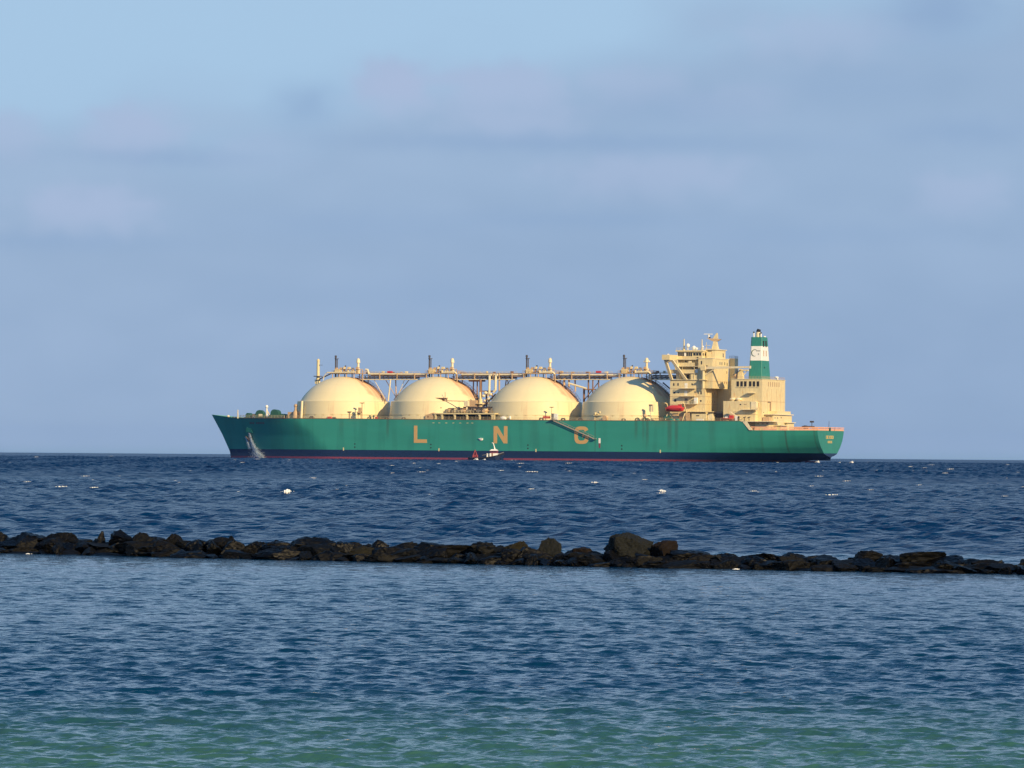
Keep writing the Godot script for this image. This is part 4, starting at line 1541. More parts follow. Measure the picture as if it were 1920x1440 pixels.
func build_deck_gear() -> void:
	lamp_post(-68.6, 18.0, 3.2, 0.9, M.cream_rusty)
	lamp_post(-62.3, 19.0, 7.0, 1.0, M.rust)
	var bx := Geo.new()
	bx.span(-64.4, -62.6, 20.0, 20.6, 18.6, 20.0)
	bx.span(-63.9, -62.7, 20.6, 22.4, 18.8, 19.6)
	bx.tube(Vector3(-64.0, 17.2, 19.2), Vector3(-64.0, 20.0, 19.2), 0.14, 0.14, 6)
	bx.tube(Vector3(-62.8, 17.2, 19.2), Vector3(-62.8, 20.0, 19.2), 0.14, 0.14, 6)
	put("monitor_stand", bx, M.cream_rusty, ship)
	put("monitor", box(-64.0, -62.9, 19.3, 19.95, 19.4, 20.3), M.void, ship)
	lamp_post(10.4, 19.5, 6.4, 1.1, M.cream_light)
	lamp_post(26.6, 19.5, 5.4, 0.9, M.cream)
	lamp_post(71.5, 19.5, 6.5, 0.8, M.cream_light)
	put("signal_board", box(70.6, 72.6, 21.0, 24.2, 19.2, 19.4), M.cream_light, ship)
	# mooring fittings, vents and lockers standing along the rail
	for q in [[-84.8, 0.7, 1.2], [-74.0, 0.5, 0.7], [-57.2, 0.35, 1.1], [-55.9, 0.3, 1.3], [-49.0, 0.4, 0.7], [-41.0, 0.35, 0.8], [23.0, 0.5, 0.9], [33.0, 0.55, 0.8], [40.8, 0.6, 0.9], [60.4, 0.35, 0.7], [70.9, 0.5, 0.9]]:
		var g := Geo.new()
		for dx in [-0.7, 0.7]:
			g.tube(Vector3(q[0] + dx, 17.1, 22.4), Vector3(q[0] + dx, 17.3 + q[2] * 0.7, 22.4), q[1] * 0.8, q[1] * 0.8, 8)
		g.tube(Vector3(q[0] - 0.8, 17.4 + q[2] * 0.7, 22.4), Vector3(q[0] + 0.8, 17.4 + q[2] * 0.7, 22.4), q[1] * 0.5, q[1] * 0.5, 8)
		put("mooring_bitts", g, M.dark_steel, ship)
	for x in [66.8, 70.2]:
		var g := Geo.new()
		for k in 10:
			var a := PI * k / 10.0
			var b := PI * (k + 1) / 10.0
			g.tube(Vector3(x + cos(a), 17.2 + sin(a) * 1.1, 22.9), Vector3(x + cos(b), 17.2 + sin(b) * 1.1, 22.9), 0.28, 0.28, 6)
		put("ring_fairlead", g, M.deck_green, ship)
	var big := Geo.new()
	big.tube(Vector3(78.0, 18.3, 20.2), Vector3(80.6, 18.3, 20.2), 1.1, 1.1, 14)
	big.span(76.6, 80.8, 17.1, 17.6, 19.0, 21.5)
	put("mooring_winch", big, M.deck_green, ship)
	var ring := Geo.new()
	for k in 8:
		ring.tube(Vector3(73.5 + k * 0.55, 17.1, 22.2), Vector3(73.5 + k * 0.55, 18.3, 22.2), 0.1, 0.1, 6)
	ring.span(73.2, 77.8, 18.2, 18.45, 22.0, 22.4)
	put("roller_frame", ring, M.rust, ship)
	for q in [[82.2, 0.9], [84.8, 0.8]]:
		var g := Geo.new()
		g.ball(Vector3(q[0], 17.3, 23.0), Vector3(1.1, q[1], 0.5), 10, 6)
		put("fairlead", g, M.green, ship)
	for q in [[-57.4, 0.9], [-55.6, 0.8]]:
		var g := Geo.new()
		g.tube(Vector3(q[0], 17.2, 21.5), Vector3(q[0], 18.2, 21.5), 0.2, 0.2, 6)
		g.ball(Vector3(q[0], 18.6, 21.5), Vector3.ONE * 0.5, 8, 6)
		put("hose_reel", g, M.deck_green, ship)
	put("red_valve_rack", box(23.6, 26.6, 17.9, 18.9, 21.0, 22.2), M.boat_red, ship)
	put("red_hose_box", box(-54.6, -53.6, 17.3, 18.4, 21.5, 22.3), M.boat_red, ship)
	put("red_hose_box", box(-77.6, -75.9, 17.3, 18.4, 20.5, 21.5), M.boat_red, ship)
	var drum := Geo.new()
	drum.tube(Vector3(51.6, 18.2, 20.2), Vector3(51.6, 18.2, 22.0), 1.0, 1.0, 14)
	put("hose_drum", drum, M.cream_rusty, ship)
	var gh := Geo.new()
	gh.span(27.6, 28.6, 17.2, 20.1, 20.6, 22.6)
	put("gangway_locker", gh, M.grey, ship)
	put("white_locker", box(28.7, 30.1, 17.2, 20.0, 20.8, 22.4), M.white, ship)
	var wf := Geo.new()
	wf.ball(Vector3(5.2, 17.9, 21.6), Vector3(1.5, 0.9, 0.8), 12, 8)
	put("white_drum", wf, M.white, ship)
	var wf2 := Geo.new()
	wf2.ball(Vector3(8.3, 18.1, 21.6), Vector3(0.55, 0.8, 0.6), 10, 8)
	put("white_drum", wf2, M.white, ship)
	var pl := Geo.new()
	pl.span(45.8, 50.4, 19.3, 19.6, 18.5, 20.5)
	for x in [46.2, 48.0, 49.8]:
		pl.tube(Vector3(x, 17.1, 19.5), Vector3(x, 19.3, 19.5), 0.22, 0.22, 6)
	pl.ball(Vector3(46.5, 20.1, 19.5), Vector3.ONE * 0.6, 8, 6)
	pl.ball(Vector3(48.6, 20.6, 19.5), Vector3.ONE * 0.7, 8, 6)
	pl.ball(Vector3(47.6, 20.0, 19.5), Vector3(0.8, 0.4, 0.5), 8, 6)
	put("monitor_platform", pl, M.cream, ship)
	var vt := Geo.new()
	vt.ball(Vector3(69.3, 19.3, 20.6), Vector3(0.8, 0.8, 0.8), 12, 8)
	vt.tube(Vector3(67.6, 17.2, 20.6), Vector3(69.2, 18.9, 20.6), 0.5, 0.45, 8)
	put("mushroom_vent", vt, M.cream_rusty, ship)


func pane(x0: float, x1: float, y0: float, y1: float, z: float, parent: Node, m: Material = null, name := "window") -> void:
	put(name, box(x0, x1, y0, y1, z - 0.1, z + 0.05), m if m else M.glass, parent)


func pane_aft(z0: float, z1: float, y0: float, y1: float, x: float, parent: Node, m: Material = null, name := "window") -> void:
	put(name, box(x - 0.1, x + 0.05, y0, y1, z0, z1), m if m else M.glass, parent)


func build_accommodation() -> void:
	var a := put("accommodation_block", box(78.8, 94.5, 17.0, 34.4, -16.0, 16.0), M.cream, ship)
	for y in [20.9, 24.2, 27.45, 30.75]:
		put("deck_seam", box(78.72, 94.58, y, y + 0.12, -15.9, 16.08), M.cream_rusty, a)
	for q in [[80.2, 32.0, 0.55, 1.1], [82.1, 32.0, 0.55, 1.1], [80.3, 28.7, 0.9, 0.8], [80.7, 25.3, 0.9, 1.1], [88.4, 32.3, 0.45, 0.8], [89.8, 28.9, 0.4, 0.8], [92.2, 25.3, 0.7, 0.7], [91.2, 28.6, 0.4, 0.9], [92.4, 28.4, 0.55, 1.3], [82.3, 28.8, 0.4, 0.6]]:
		pane(q[0], q[0] + q[2], q[1], q[1] + q[3], 16.0, a)
	for q in [[85.3, 31.0], [85.2, 27.8], [85.4, 24.6]]:
		pane(q[0], q[0] + 1.3, q[1], q[1] + 2.1, 16.0, a, M.white if q[1] > 26.0 else M.grey, "door")
	# galleries on the port side
	for q in [[83.6, 90.4, 30.8], [83.6, 90.4, 27.5], [83.6, 91.2, 24.25]]:
		var g := put("gallery", box(q[0], q[1], q[2], q[2] + 0.22, 16.0, 18.3), M.cream_light, a)
		put("gallery_rail", railing([Vector3(q[0], q[2] + 0.22, 18.25), Vector3(q[1], q[2] + 0.22, 18.25)], 1.05, 0.9, 3, 0.05), M.cream, g)
	put("white_locker", box(90.2, 91.6, 24.5, 27.0, 16.6, 17.9), M.white, a)
	put("lower_overhang", box(84.8, 99.0, 20.95, 21.2, 16.0, 19.5), M.cream, a)
	var lo := put("deck_store", box(89.6, 96.2, 17.0, 20.2, 15.0, 19.0), M.cream, ship)
	put("white_raft", box(92.5, 95.5, 17.4, 18.1, 20.2, 21.6), M.white, ship)
	pane(91.6, 93.0, 19.2, 19.6, 19.0, lo, M.void)
	put("life_ring_rack", box(96.4, 98.4, 17.0, 20.3, 14.0, 18.0), M.cream_light, ship)
	for z in [13.5, 10.5, 7.4, 4.5]:
		pane_aft(z - 0.5, z + 0.1, 28.6, 29.6, 94.5, a, M.cream_rusty)
		pane_aft(z - 0.5, z + 0.1, 24.9, 25.9, 94.5, a, M.cream_rusty)
	# after and upper part
	var b := put("upper_block", box(91.4, 97.8, 34.41, 43.4, -4.0, 16.2), M.cream, ship)
	put("overhang", box(94.51, 97.8, 30.9, 34.4, -4.0, 16.2), M.cream, b)
	put("parapet", box(91.2, 98.0, 43.4, 43.7, -4.2, 16.4), M.cream_light, b)
	put("deck_seam", box(91.3, 97.88, 33.9, 34.02, -3.9, 16.28), M.cream_rusty, b)
	for q in [[7.4, 41.0], [5.0, 41.0], [1.4, 41.0], [-1.6, 40.8]]:
		pane_aft(q[0] - 0.65, q[0], q[1], q[1] + 1.2, 97.8, b)
	for q in [[-1.2, 37.4], [1.4, 33.0], [-1.0, 33.0]]:
		pane_aft(q[0] - 0.65, q[0], q[1], q[1] + 1.1, 97.8, b, M.rust)
	for z in [14.8, 12.4]:
		pane_aft(z - 0.12, z, 31.5, 42.5, 97.8, b, M.cream_rusty, "drain_pipe")
	pane(95.0, 95.5, 39.0, 40.6, 16.2, b)
	pane(92.6, 93.1, 41.0, 42.4, 16.2, b)
	put("stair_tower", box(94.51, 102.6, 17.0, 30.9, -16.0, 0.6), M.cream, ship)
	put("stair_tower_top", box(97.81, 100.4, 30.9, 44.0, -8.6, -4.4), M.cream, ship)
	put("tower_rail", railing([Vector3(97.9, 44.0, -4.5), Vector3(100.3, 44.0, -4.5), Vector3(100.3, 44.0, -8.5)], 1.0, 0.8, 2, 0.05), M.dark_steel, ship)
	# recessed decks below the wheelhouse
	var core := put("bridge_front_house", box(80.2, 91.39, 34.41, 43.4, -13.0, 12.6), M.cream, ship)
	for q in [[79.0, 96.0, 34.42], [79.4, 94.5, 37.2], [80.6, 93.6, 40.1]]:
		put("side_deck", box(q[0], minf(q[1], 91.3), q[2], q[2] + 0.22, 12.6, 16.5), M.cream_light, core)
	put("bulwark", box(80.6, 89.8, 40.33, 41.7, 16.2, 16.4), M.cream, core)
	put("bulwark", box(79.6, 89.4, 37.43, 38.8, 16.2, 16.4), M.cream, core)
	put("bulwark", box(88.0, 91.3, 34.65, 37.1, 15.9, 16.1), M.cream, core)
	for q in [[84.2, 41.9, 0.7, 0.7], [87.5, 38.9, 0.6, 0.6], [83.0, 38.9, 0.5, 0.9], [85.0, 35.2, 1.0, 1.4]]:
		pane(q[0], q[0] + q[2], q[1], q[1] + q[3], 12.6, core)
	put("white_cabinet", box(86.9, 88.0, 40.4, 42.4, 15.0, 15.9), M.cream_light, core)
	put("white_cabinet", box(90.0, 91.2, 37.5, 38.9, 15.2, 16.2), M.white, core)
	var tubes := Geo.new()
	for x in [84.4, 89.6]:
		tubes.tube(Vector3(x, 34.6, 16.2), Vector3(x, 40.1, 16.2), 0.12, 0.12, 6)
	put("stanchion", tubes, M.cream, core)
	# wheelhouse with its row of windows, and the wings
	var wh := put("wheelhouse", box(80.2, 91.4, 43.41, 46.5, -11.0, 11.0), M.cream, ship)
	put("roof", box(79.6, 91.8, 46.5, 47.1, -11.8, 11.8), M.cream, wh)
	put("bridge_deck", box(79.0, 91.4, 43.0, 43.4, -13.0, 15.0), M.cream_light, wh)
	for k in 7:
		var x := 80.5 + k * 0.92
		pane(x, x + 0.72, 44.6, 46.1, 11.0, wh, M.white if k == 3 else null, "door" if k == 3 else "window")
	for k in 3:
		pane(87.3 + k * 1.25, 88.3 + k * 1.25, 44.8, 45.9, 11.0, wh)
	for k in 6:
		pane_aft(9.4 - k * 2.4, 7.7 - k * 2.4 + 3.0, 44.8, 45.9, 91.4, wh)
	pane(88.8, 89.6, 43.7, 44.2, 11.0, wh, M.void, "vent")
	for s in [1.0, -1.0]:
		var g := Geo.new()
		g.hexa([Vector3(77.8, 42.75, s * 13.0), Vector3(81.2, 42.75, s * 13.0), Vector3(81.2, 42.75, s * 23.5), Vector3(77.8, 42.75, s * 23.5), Vector3(77.8, 44.9, s * 13.0), Vector3(81.2, 44.9, s * 13.0), Vector3(81.2, 44.9, s * 23.5), Vector3(77.8, 44.9, s * 23.5)])
		var wing := put("bridge_wing", g, M.cream, ship)
		var root := Geo.new()
		root.span(79.0, 82.0, 42.76, 44.6, minf(s * 10.9, s * 12.99), maxf(s * 10.9, s * 12.99))
		put("wing_root", root, M.cream, wing)
		# the raking frame that carries it
		var leg := Geo.new()
		for q in [[78.3, 0.5, 22.6, 79.0, 0.55], [82.4, 0.6, 21.6, 85.4, 0.6]]:
			var top: float = minf(q[0], 80.7)
			leg.hexa([Vector3(q[3], 34.4, s * 15.4), Vector3(q[3] + q[4] * 2.0, 34.4, s * 15.4), Vector3(q[3] + q[4] * 2.0, 34.4, s * 16.5), Vector3(q[3], 34.4, s * 16.5), Vector3(top, 42.74, s * (q[2] - 1.6)), Vector3(top + q[1] * 2.0, 42.74, s * (q[2] - 1.6)), Vector3(top + q[1] * 2.0, 42.74, s * q[2]), Vector3(top, 42.74, s * q[2])])
		leg.hexa([Vector3(79.3, 37.3, s * 17.0), Vector3(84.3, 37.3, s * 17.0), Vector3(84.3, 37.3, s * 17.6), Vector3(79.3, 37.3, s * 17.6), Vector3(79.2, 38.7, s * 18.0), Vector3(83.9, 38.7, s * 18.0), Vector3(83.9, 38.7, s * 18.6), Vector3(79.2, 38.7, s * 18.6)])
		leg.hexa([Vector3(78.6, 41.4, s * 20.3), Vector3(79.2, 41.4, s * 20.3), Vector3(79.2, 41.4, s * 21.7), Vector3(78.6, 41.4, s * 21.7), Vector3(78.6, 42.73, s * 20.4), Vector3(81.8, 42.73, s * 20.4), Vector3(81.8, 42.73, s * 22.2), Vector3(78.6, 42.73, s * 22.2)])
		leg.hexa([Vector3(81.6, 34.4, s * 14.6), Vector3(83.0, 34.4, s * 14.6), Vector3(83.0, 34.4, s * 15.4), Vector3(81.6, 34.4, s * 15.4), Vector3(81.0, 42.74, s * 17.0), Vector3(82.6, 42.74, s * 17.0), Vector3(82.6, 42.74, s * 18.0), Vector3(81.0, 42.74, s * 18.0)])
		put("wing_frame", leg, M.cream_light, wing)
		put("wing_lamp", box(79.6, 80.2, 44.9, 45.3, minf(s * 21.0, s * 22.0), maxf(s * 21.0, s * 22.0)), M.white, wing)
	# masts, radomes and radar on the bridge roof
	for q in [[80.9, 5.0, 4.9, 0.42], [87.9, 2.0, 4.8, 0.34]]:
		var g := Geo.new()
		g.tube(Vector3(q[0], 47.1, q[1]), Vector3(q[0], 47.1 + q[2], q[1]), q[3], q[3] * 0.5, 8)
		g.tube(Vector3(q[0], 47.1, q[1]), Vector3(q[0], 48.3, q[1]), q[3] * 1.9, q[3], 8)
		put("signal_mast", g, M.cream, ship)
	for q in [[83.0, 49.2, 0.82, 6.0], [85.7, 48.2, 0.85, 6.0], [86.9, 47.9, 0.55, 6.0], [89.7, 48.7, 0.42, 6.0]]:
		var g := Geo.new()
		g.tube(Vector3(q[0], 47.1, q[3]), Vector3(q[0], q[1], q[3]), 0.2, 0.2, 6)
		g.ball(Vector3(q[0], q[1], q[3]), Vector3(q[2], q[2] * 1.1, q[2]), 16, 10)
		put("radome", g, M.white, ship)
	put("roof_rail", railing([Vector3(79.8, 47.1, 11.5), Vector3(91.6, 47.1, 11.5), Vector3(91.6, 47.1, -11.0)], 1.0, 1.5, 2, 0.04), M.cream, ship)
	var base := put("mast_house", box(91.81, 95.8, 43.7, 47.3, -5.5, 7.5), M.cream, ship)
	put("roof_slab", box(91.4, 96.3, 47.3, 47.6, -6.0, 8.0), M.cream_light, base)
	pane_aft(-3.0, -2.0, 44.4, 46.0, 95.8, base)
	pane(92.4, 94.2, 46.6, 46.95, 7.5, base, M.void)
	var mast := Geo.new()
	mast.hexa([Vector3(91.9, 47.6, -1.2), Vector3(94.5, 47.6, -1.2), Vector3(94.5, 47.6, 1.4), Vector3(91.9, 47.6, 1.4), Vector3(92.6, 51.6, -0.5), Vector3(93.8, 51.6, -0.5), Vector3(93.8, 51.6, 0.7), Vector3(92.6, 51.6, 0.7)])
	var m := put("radar_mast", mast, M.cream, ship)
	var arms := Geo.new()
	arms.hexa([Vector3(92.2, 51.1, -0.6), Vector3(94.3, 51.1, -0.6), Vector3(94.3, 51.1, 0.8), Vector3(92.2, 51.1, 0.8), Vector3(89.4, 52.5, -0.5), Vector3(95.9, 52.0, -0.5), Vector3(95.9, 52.0, 0.7), Vector3(89.4, 52.5, 0.7)])
	put("mast_arm", arms, M.cream_rusty, m)
	var fin := Geo.new()
	fin.hexa([Vector3(92.0, 52.2, -0.25), Vector3(94.4, 52.2, -0.25), Vector3(94.4, 52.2, 0.4), Vector3(92.0, 52.2, 0.4), Vector3(93.7, 54.6, -0.2), Vector3(94.2, 54.6, -0.2), Vector3(94.2, 54.6, 0.3), Vector3(93.7, 54.6, 0.3)])
	put("mast_head", fin, M.cream, m)
	put("radar_scanner", box(88.1, 91.7, 54.05, 54.35, -0.5, 0.5), M.white, m)
	var rb := Geo.new()
	rb.tube(Vector3(90.2, 52.3, 0.1), Vector3(90.2, 54.0, 0.1), 0.55, 0.3, 10)
	put("radar_motor", rb, M.white, m)
	put("mast_lamp", box(90.6, 91.2, 52.45, 53.0, 0.5, 0.8), M.void, m)
	var side := Geo.new()
	side.tube(Vector3(90.2, 47.1, 3.0), Vector3(90.2, 50.6, 3.0), 0.12, 0.1, 6)
	side.span(89.8, 91.8, 49.2, 49.35, 2.6, 3.4)
	put("aerial", side, M.cream, ship)
	# provision crane, boom stowed aft on its rest
	var post := Geo.new()
	post.tube(Vector3(94.2, 34.4, 17.6), Vector3(94.2, 38.4, 17.6), 0.65, 0.6, 12)
	post.tube(Vector3(94.2, 30.9, 17.6), Vector3(94.2, 34.4, 17.6), 0.65, 0.65, 12)
	post.span(92.6, 95.6, 34.3, 34.6, 16.3, 18.6)
	post.hexa([Vector3(93.2, 38.4, 16.8), Vector3(95.4, 38.4, 16.8), Vector3(95.4, 38.4, 18.4), Vector3(93.2, 38.4, 18.4), Vector3(93.0, 40.2, 16.8), Vector3(95.2, 40.2, 16.8), Vector3(95.2, 40.2, 18.4), Vector3(93.0, 40.2, 18.4)])
	var crane := put("provision_crane", post, M.cream, ship)
	var boom := Geo.new()
	boom.hexa([Vector3(95.0, 38.9, 17.1), Vector3(114.6, 39.45, 17.3), Vector3(114.6, 39.45, 17.9), Vector3(95.0, 38.9, 18.1), Vector3(95.0, 40.0, 17.1), Vector3(114.6, 40.15, 17.3), Vector3(114.6, 40.15, 17.9), Vector3(95.0, 40.0, 18.1)])
	boom.span(114.4, 115.2, 39.2, 40.3, 17.2, 18.0)
	put("boom", boom, M.cream_light, crane)
	var ram := Geo.new()
	ram.tube(Vector3(94.6, 36.2, 17.6), Vector3(98.9, 38.95, 17.6), 0.2, 0.2, 8)
	put("ram", ram, M.cream_light, crane)
	# lifeboat davits
	for x in [79.2, 86.9]:
		var g := Geo.new()
		g.path([Vector3(x + 0.9, 17.1, 19.2), Vector3(x + 0.7, 20.6, 19.6), Vector3(x, 24.4, 21.0), Vector3(x - 0.4, 24.7, 22.2)], 0.25, 8)
		g.tube(Vector3(x - 0.6, 17.1, 21.4), Vector3(x + 0.2, 20.4, 20.4), 0.2, 0.2, 8)
		put("davit", g, M.cream, ship)
	put("davit_machinery", box(81.6, 83.8, 19.3, 20.4, 18.5, 20.5), M.cream_rusty, ship)
	var lad := Geo.new()
	for k in 6:
		lad.tube(Vector3(87.6 + k * 0.35, 17.1, 20.0), Vector3(87.2 + k * 0.35, 20.6, 20.0), 0.14, 0.14, 6)
	put("davit_ladder", lad, M.cream_rusty, ship)
	put("winch_box", box(84.8, 86.4, 17.2, 19.0, 20.0, 21.0), M.rust, ship)
	var dk := Geo.new()
	dk.span(99.0, 103.0, 20.9, 21.15, 10.0, 17.5)
	dk.span(94.6, 102.9, 17.2, 20.6, 2.0, 9.0)
	put("cross_passage", dk, M.dark_steel, ship)


func build_engine_casing() -> void:
	var c := put("engine_casing", box(105.8, 119.4, 17.0, 34.8, -14.8, 15.2), M.cream, ship)
	for x in [108.1, 109.8, 111.45, 113.6, 115.25, 117.0]:
		pane(x, x + 1.1, 31.7, 33.9, 15.2, c, M.void, "louvre")
		put("sill", box(x - 0.1, x + 1.2, 31.4, 31.66, 15.2, 15.45), M.cream_light, c)
	for k in 6:
		var z := 7.6 - k * 2.75
		pane_aft(z - 0.9, z, 31.9, 33.8, 119.4, c, M.louvre, "louvre")
	put("deck_seam", box(105.7, 119.48, 25.5, 25.66, -14.7, 15.28), M.cream_rusty, c)
	for z in [8.5, 3.0, -3.4, -9.0]:
		pane_aft(z - 0.1, z + 0.1, 17.5, 31.0, 119.4, c, M.cream_rusty, "drain_pipe")
	put("roof_edge", box(105.6, 119.6, 34.8, 34.98, -15.0, 15.4), M.cream_light, c)
	put("roof_rail", railing([Vector3(106.0, 34.98, 15.0), Vector3(119.2, 34.98, 15.0), Vector3(119.2, 34.98, -14.6)], 1.0, 1.3, 2, 0.045), M.cream_rusty, c)
	put("awning", box(113.0, 116.6, 28.9, 29.1, 15.2, 17.4), M.cream_light, c)
	var dish := Geo.new()
	dish.tube(Vector3(120.0, 34.98, -3.0), Vector3(120.0, 35.6, -3.0), 0.3, 0.3, 8)
	dish.ball(Vector3(119.6, 35.9, -3.0), Vector3(0.95, 0.42, 0.95), 14, 8)
	put("casing_radome", dish, M.white, ship)
	var mv := Geo.new()
	for q in [[106.2, 12.0, 0.7], [107.2, 9.0, 0.6]]:
		mv.tube(Vector3(q[0], 34.98, q[1]), Vector3(q[0], 36.6, q[1]), q[2] * 0.6, q[2] * 0.6, 8)
		mv.ball(Vector3(q[0], 36.8, q[1]), Vector3(q[2], q[2] * 0.6, q[2]), 10, 6)
	put("roof_vent", mv, M.cream_rusty, ship)
	var rest := Geo.new()
	rest.hexa([Vector3(106.6, 34.98, 9.4), Vector3(109.6, 34.98, 9.4), Vector3(109.6, 34.98, 11.4), Vector3(106.6, 34.98, 11.4), Vector3(107.7, 39.0, 9.8), Vector3(109.1, 39.0, 9.8), Vector3(109.1, 39.0, 11.0), Vector3(107.7, 39.0, 11.0)])
	rest.tube(Vector3(108.4, 38.8, 10.4), Vector3(110.4, 38.9, 17.6), 0.3, 0.3, 8)
	rest.tube(Vector3(109.2, 36.2, 10.4), Vector3(111.2, 38.7, 10.4), 0.18, 0.18, 7)
	rest.span(107.6, 111.6, 38.4, 38.9, 9.6, 11.2)
	put("boom_rest", rest, M.cream, ship)
	var ladder := Geo.new()
	for k in 14:
		var a := 1.1 * k / 14.0
		ladder.span(106.6 - sin(a) * 0.6 + a * 0.8, 107.2 - sin(a) * 0.6 + a * 0.8, 35.0 + k * 0.26, 35.22 + k * 0.26, 11.4, 12.0)
	put("rest_ladder", ladder, M.dark_steel, ship)
	# lower, wider part towards the side
	var l := put("lower_casing", box(103.3, 117.4, 17.0, 25.6, 0.0, 18.0), M.cream, ship)
	put("deck_seam", box(103.2, 117.48, 20.0, 20.12, 0.1, 18.08), M.cream_rusty, l)
	for x in [106.6, 109.2]:
		var g := Geo.new()
		g.tube(Vector3(x, 25.6, 15.5), Vector3(x, 26.2, 15.5), 0.8, 0.8, 12)
		g.ball(Vector3(x, 26.4, 15.5), Vector3(1.45, 0.7, 1.45), 14, 8)
		put("mushroom_vent", g, M.cream_light, l)
	pane(110.6, 111.2, 23.9, 24.4, 18.0, l)
	pane(112.4, 113.6, 24.1, 24.3, 18.0, l, M.rust, "vent")
	var side_pl := put("side_gallery", box(111.6, 119.0, 21.9, 22.15, 18.0, 20.4), M.cream_light, l)
	put("gallery_rail", railing([Vector3(111.6, 22.15, 20.3), Vector3(119.0, 22.15, 20.3), Vector3(119.0, 22.15, 15.5)], 1.0, 1.2, 2, 0.04), M.cream, side_pl)
	put("vent_box", box(115.6, 117.9, 22.3, 25.3, 12.5, 18.3), M.cream_light, l)
	for z in [15.9, 14.0]:
		pane_aft(z - 0.9, z, 22.8, 25.0, 117.9, l, M.louvre, "louvre")
	var dp := Geo.new()
	dp.path([Vector3(119.75, 25.4, 8.2), Vector3(119.75, 25.4, 5.2), Vector3(119.75, 17.6, 5.2)], 0.16, 8)
	put("drain_pipe", dp, M.rust, c)
	pane_aft(12.6, 13.4, 20.8, 21.1, 119.4, c, M.void, "vent")
	var st := Geo.new()
	st.hexa([Vector3(112.2, 17.4, 19.0), Vector3(112.8, 17.4, 19.0), Vector3(112.8, 17.4, 20.2), Vector3(112.2, 17.4, 20.2), Vector3(106.4, 21.2, 19.0), Vector3(107.0, 21.2, 19.0), Vector3(107.0, 21.2, 20.2), Vector3(106.4, 21.2, 20.2)])
	put("side_stair", st, M.cream_light, ship)
	put("white_drum", box(109.6, 110.7, 17.3, 19.4, 20.2, 21.2), M.white, ship)
	put("black_drum", box(110.8, 111.3, 17.3, 19.2, 20.2, 21.2), M.void, ship)
	for q in [[113.6, 19.0], [115.6, 19.2]]:
		var g := Geo.new()
		g.tube(Vector3(q[0], 17.2, 20.6), Vector3(q[0], 18.6, 20.6), 0.14, 0.14, 6)
		g.hexa([Vector3(q[0] - 0.6, 18.4, 20.2), Vector3(q[0] + 0.5, 18.8, 20.2), Vector3(q[0] + 0.5, 18.8, 21.0), Vector3(q[0] - 0.6, 18.4, 21.0), Vector3(q[0] - 0.6, 18.7, 20.2), Vector3(q[0] + 0.5, 19.1, 20.2), Vector3(q[0] + 0.5, 19.1, 21.0), Vector3(q[0] - 0.6, 18.7, 21.0)])
		put("davit_arm", g, M.dark_steel, ship)
	# funnel: green, white and green
	var cuts := [[34.8, 0.0], [42.85, 0.45], [48.9, 0.785], [52.75, 1.0]]
	var bands := []
	for i in 3:
		var g := Geo.new()
		var f0: float = (cuts[i][0] - 34.8) / 17.95
		var f1: float = (cuts[i + 1][0] - 34.8) / 17.95
		var ends := []
		for f in [f0, f1]:
			var x0 := lerpf(109.9, 110.3, f)
			var x1 := lerpf(115.9, 115.2, f)
			var hz := lerpf(5.7, 3.6, f)
			ends.append([x0, x1, hz])
		var p := [[], []]
		for e in 2:
			var q: Array = ends[e]
			var y: float = cuts[i + e][0]
			var k := 0.55
			p[e] = [Vector3(q[0] + k, y, q[2]), Vector3(q[1] - 0.15, y, q[2]), Vector3(q[1], y, q[2] - 0.15), Vector3(q[1], y, -q[2] + 0.15), Vector3(q[1] - 0.15, y, -q[2]), Vector3(q[0] + k, y, -q[2]), Vector3(q[0], y, -q[2] + k), Vector3(q[0], y, q[2] - k)]
		var mid := Vector3(112.8, (cuts[i][0] + cuts[i + 1][0]) / 2.0, 0)
		for j in 8:
			var j2 := (j + 1) % 8
			g.quad(p[0][j], p[0][j2], p[1][j2], p[1][j], (p[0][j] + p[1][j2]) / 2.0 - mid)
		for e in [0, 1]:
			for j in 6:
				g.quad(p[e][0], p[e][j + 1], p[e][j + 2], p[e][0].lerp(p[e][j + 2], 0.5), Vector3.UP * (e * 2 - 1))
		bands.append(put("funnel" if i == 0 else "funnel_band", g, [M.green, M.white, M.green][i], ship if i == 0 else bands[0], ["", "white middle band of the funnel", "green top band of the funnel"][i]))
	var fun: Node = bands[0]
	for z in [2.6, -0.6]:
		pane_aft(z - 1.5, z, 48.6, 51.2, 115.33, fun, M.void, "louvre")
		pane_aft(z - 0.9, z - 0.2, 44.7, 47.1, 115.52, fun, M.louvre, "slot")
	pane_aft(1.2, 2.0, 39.6, 40.2, 115.78, fun, M.void, "vent")
	var ring := Geo.new()
	for k in 22:
		var a := deg_to_rad(45.0 + 250.0 * k / 22.0)
		var b := deg_to_rad(45.0 + 250.0 * (k + 1) / 22.0)
		var wa := 0.06 + 0.26 * sin(PI * k / 22.0)
		var wb := 0.06 + 0.26 * sin(PI * (k + 1) / 22.0)
		var o := Vector3(112.3, 46.1, 4.46)
		var poly := PackedVector2Array([Vector2(cos(a), sin(a)) * 1.45, Vector2(cos(b), sin(b)) * 1.45, Vector2(cos(b), sin(b)) * (1.45 - wb), Vector2(cos(a), sin(a)) * (1.45 - wa)])
		ring.plate(poly, o + Vector3(0, 0, 0.0), Vector3.RIGHT, Vector3(0, 1, -0.117), Vector3(0, 0, 0.06))
	put("crescent_emblem", ring, M.logo, fun)
	var word := Geo.new()
	for k in 4:
		word.span(113.2 + k * 0.42, 113.5 + k * 0.42, 46.75, 47.15, 4.2, 4.42)
	word.span(113.9, 114.3, 45.2, 45.9, 4.3, 4.56)
	put("emblem_lettering", word, M.logo_pale, fun)
	var up := Geo.new()
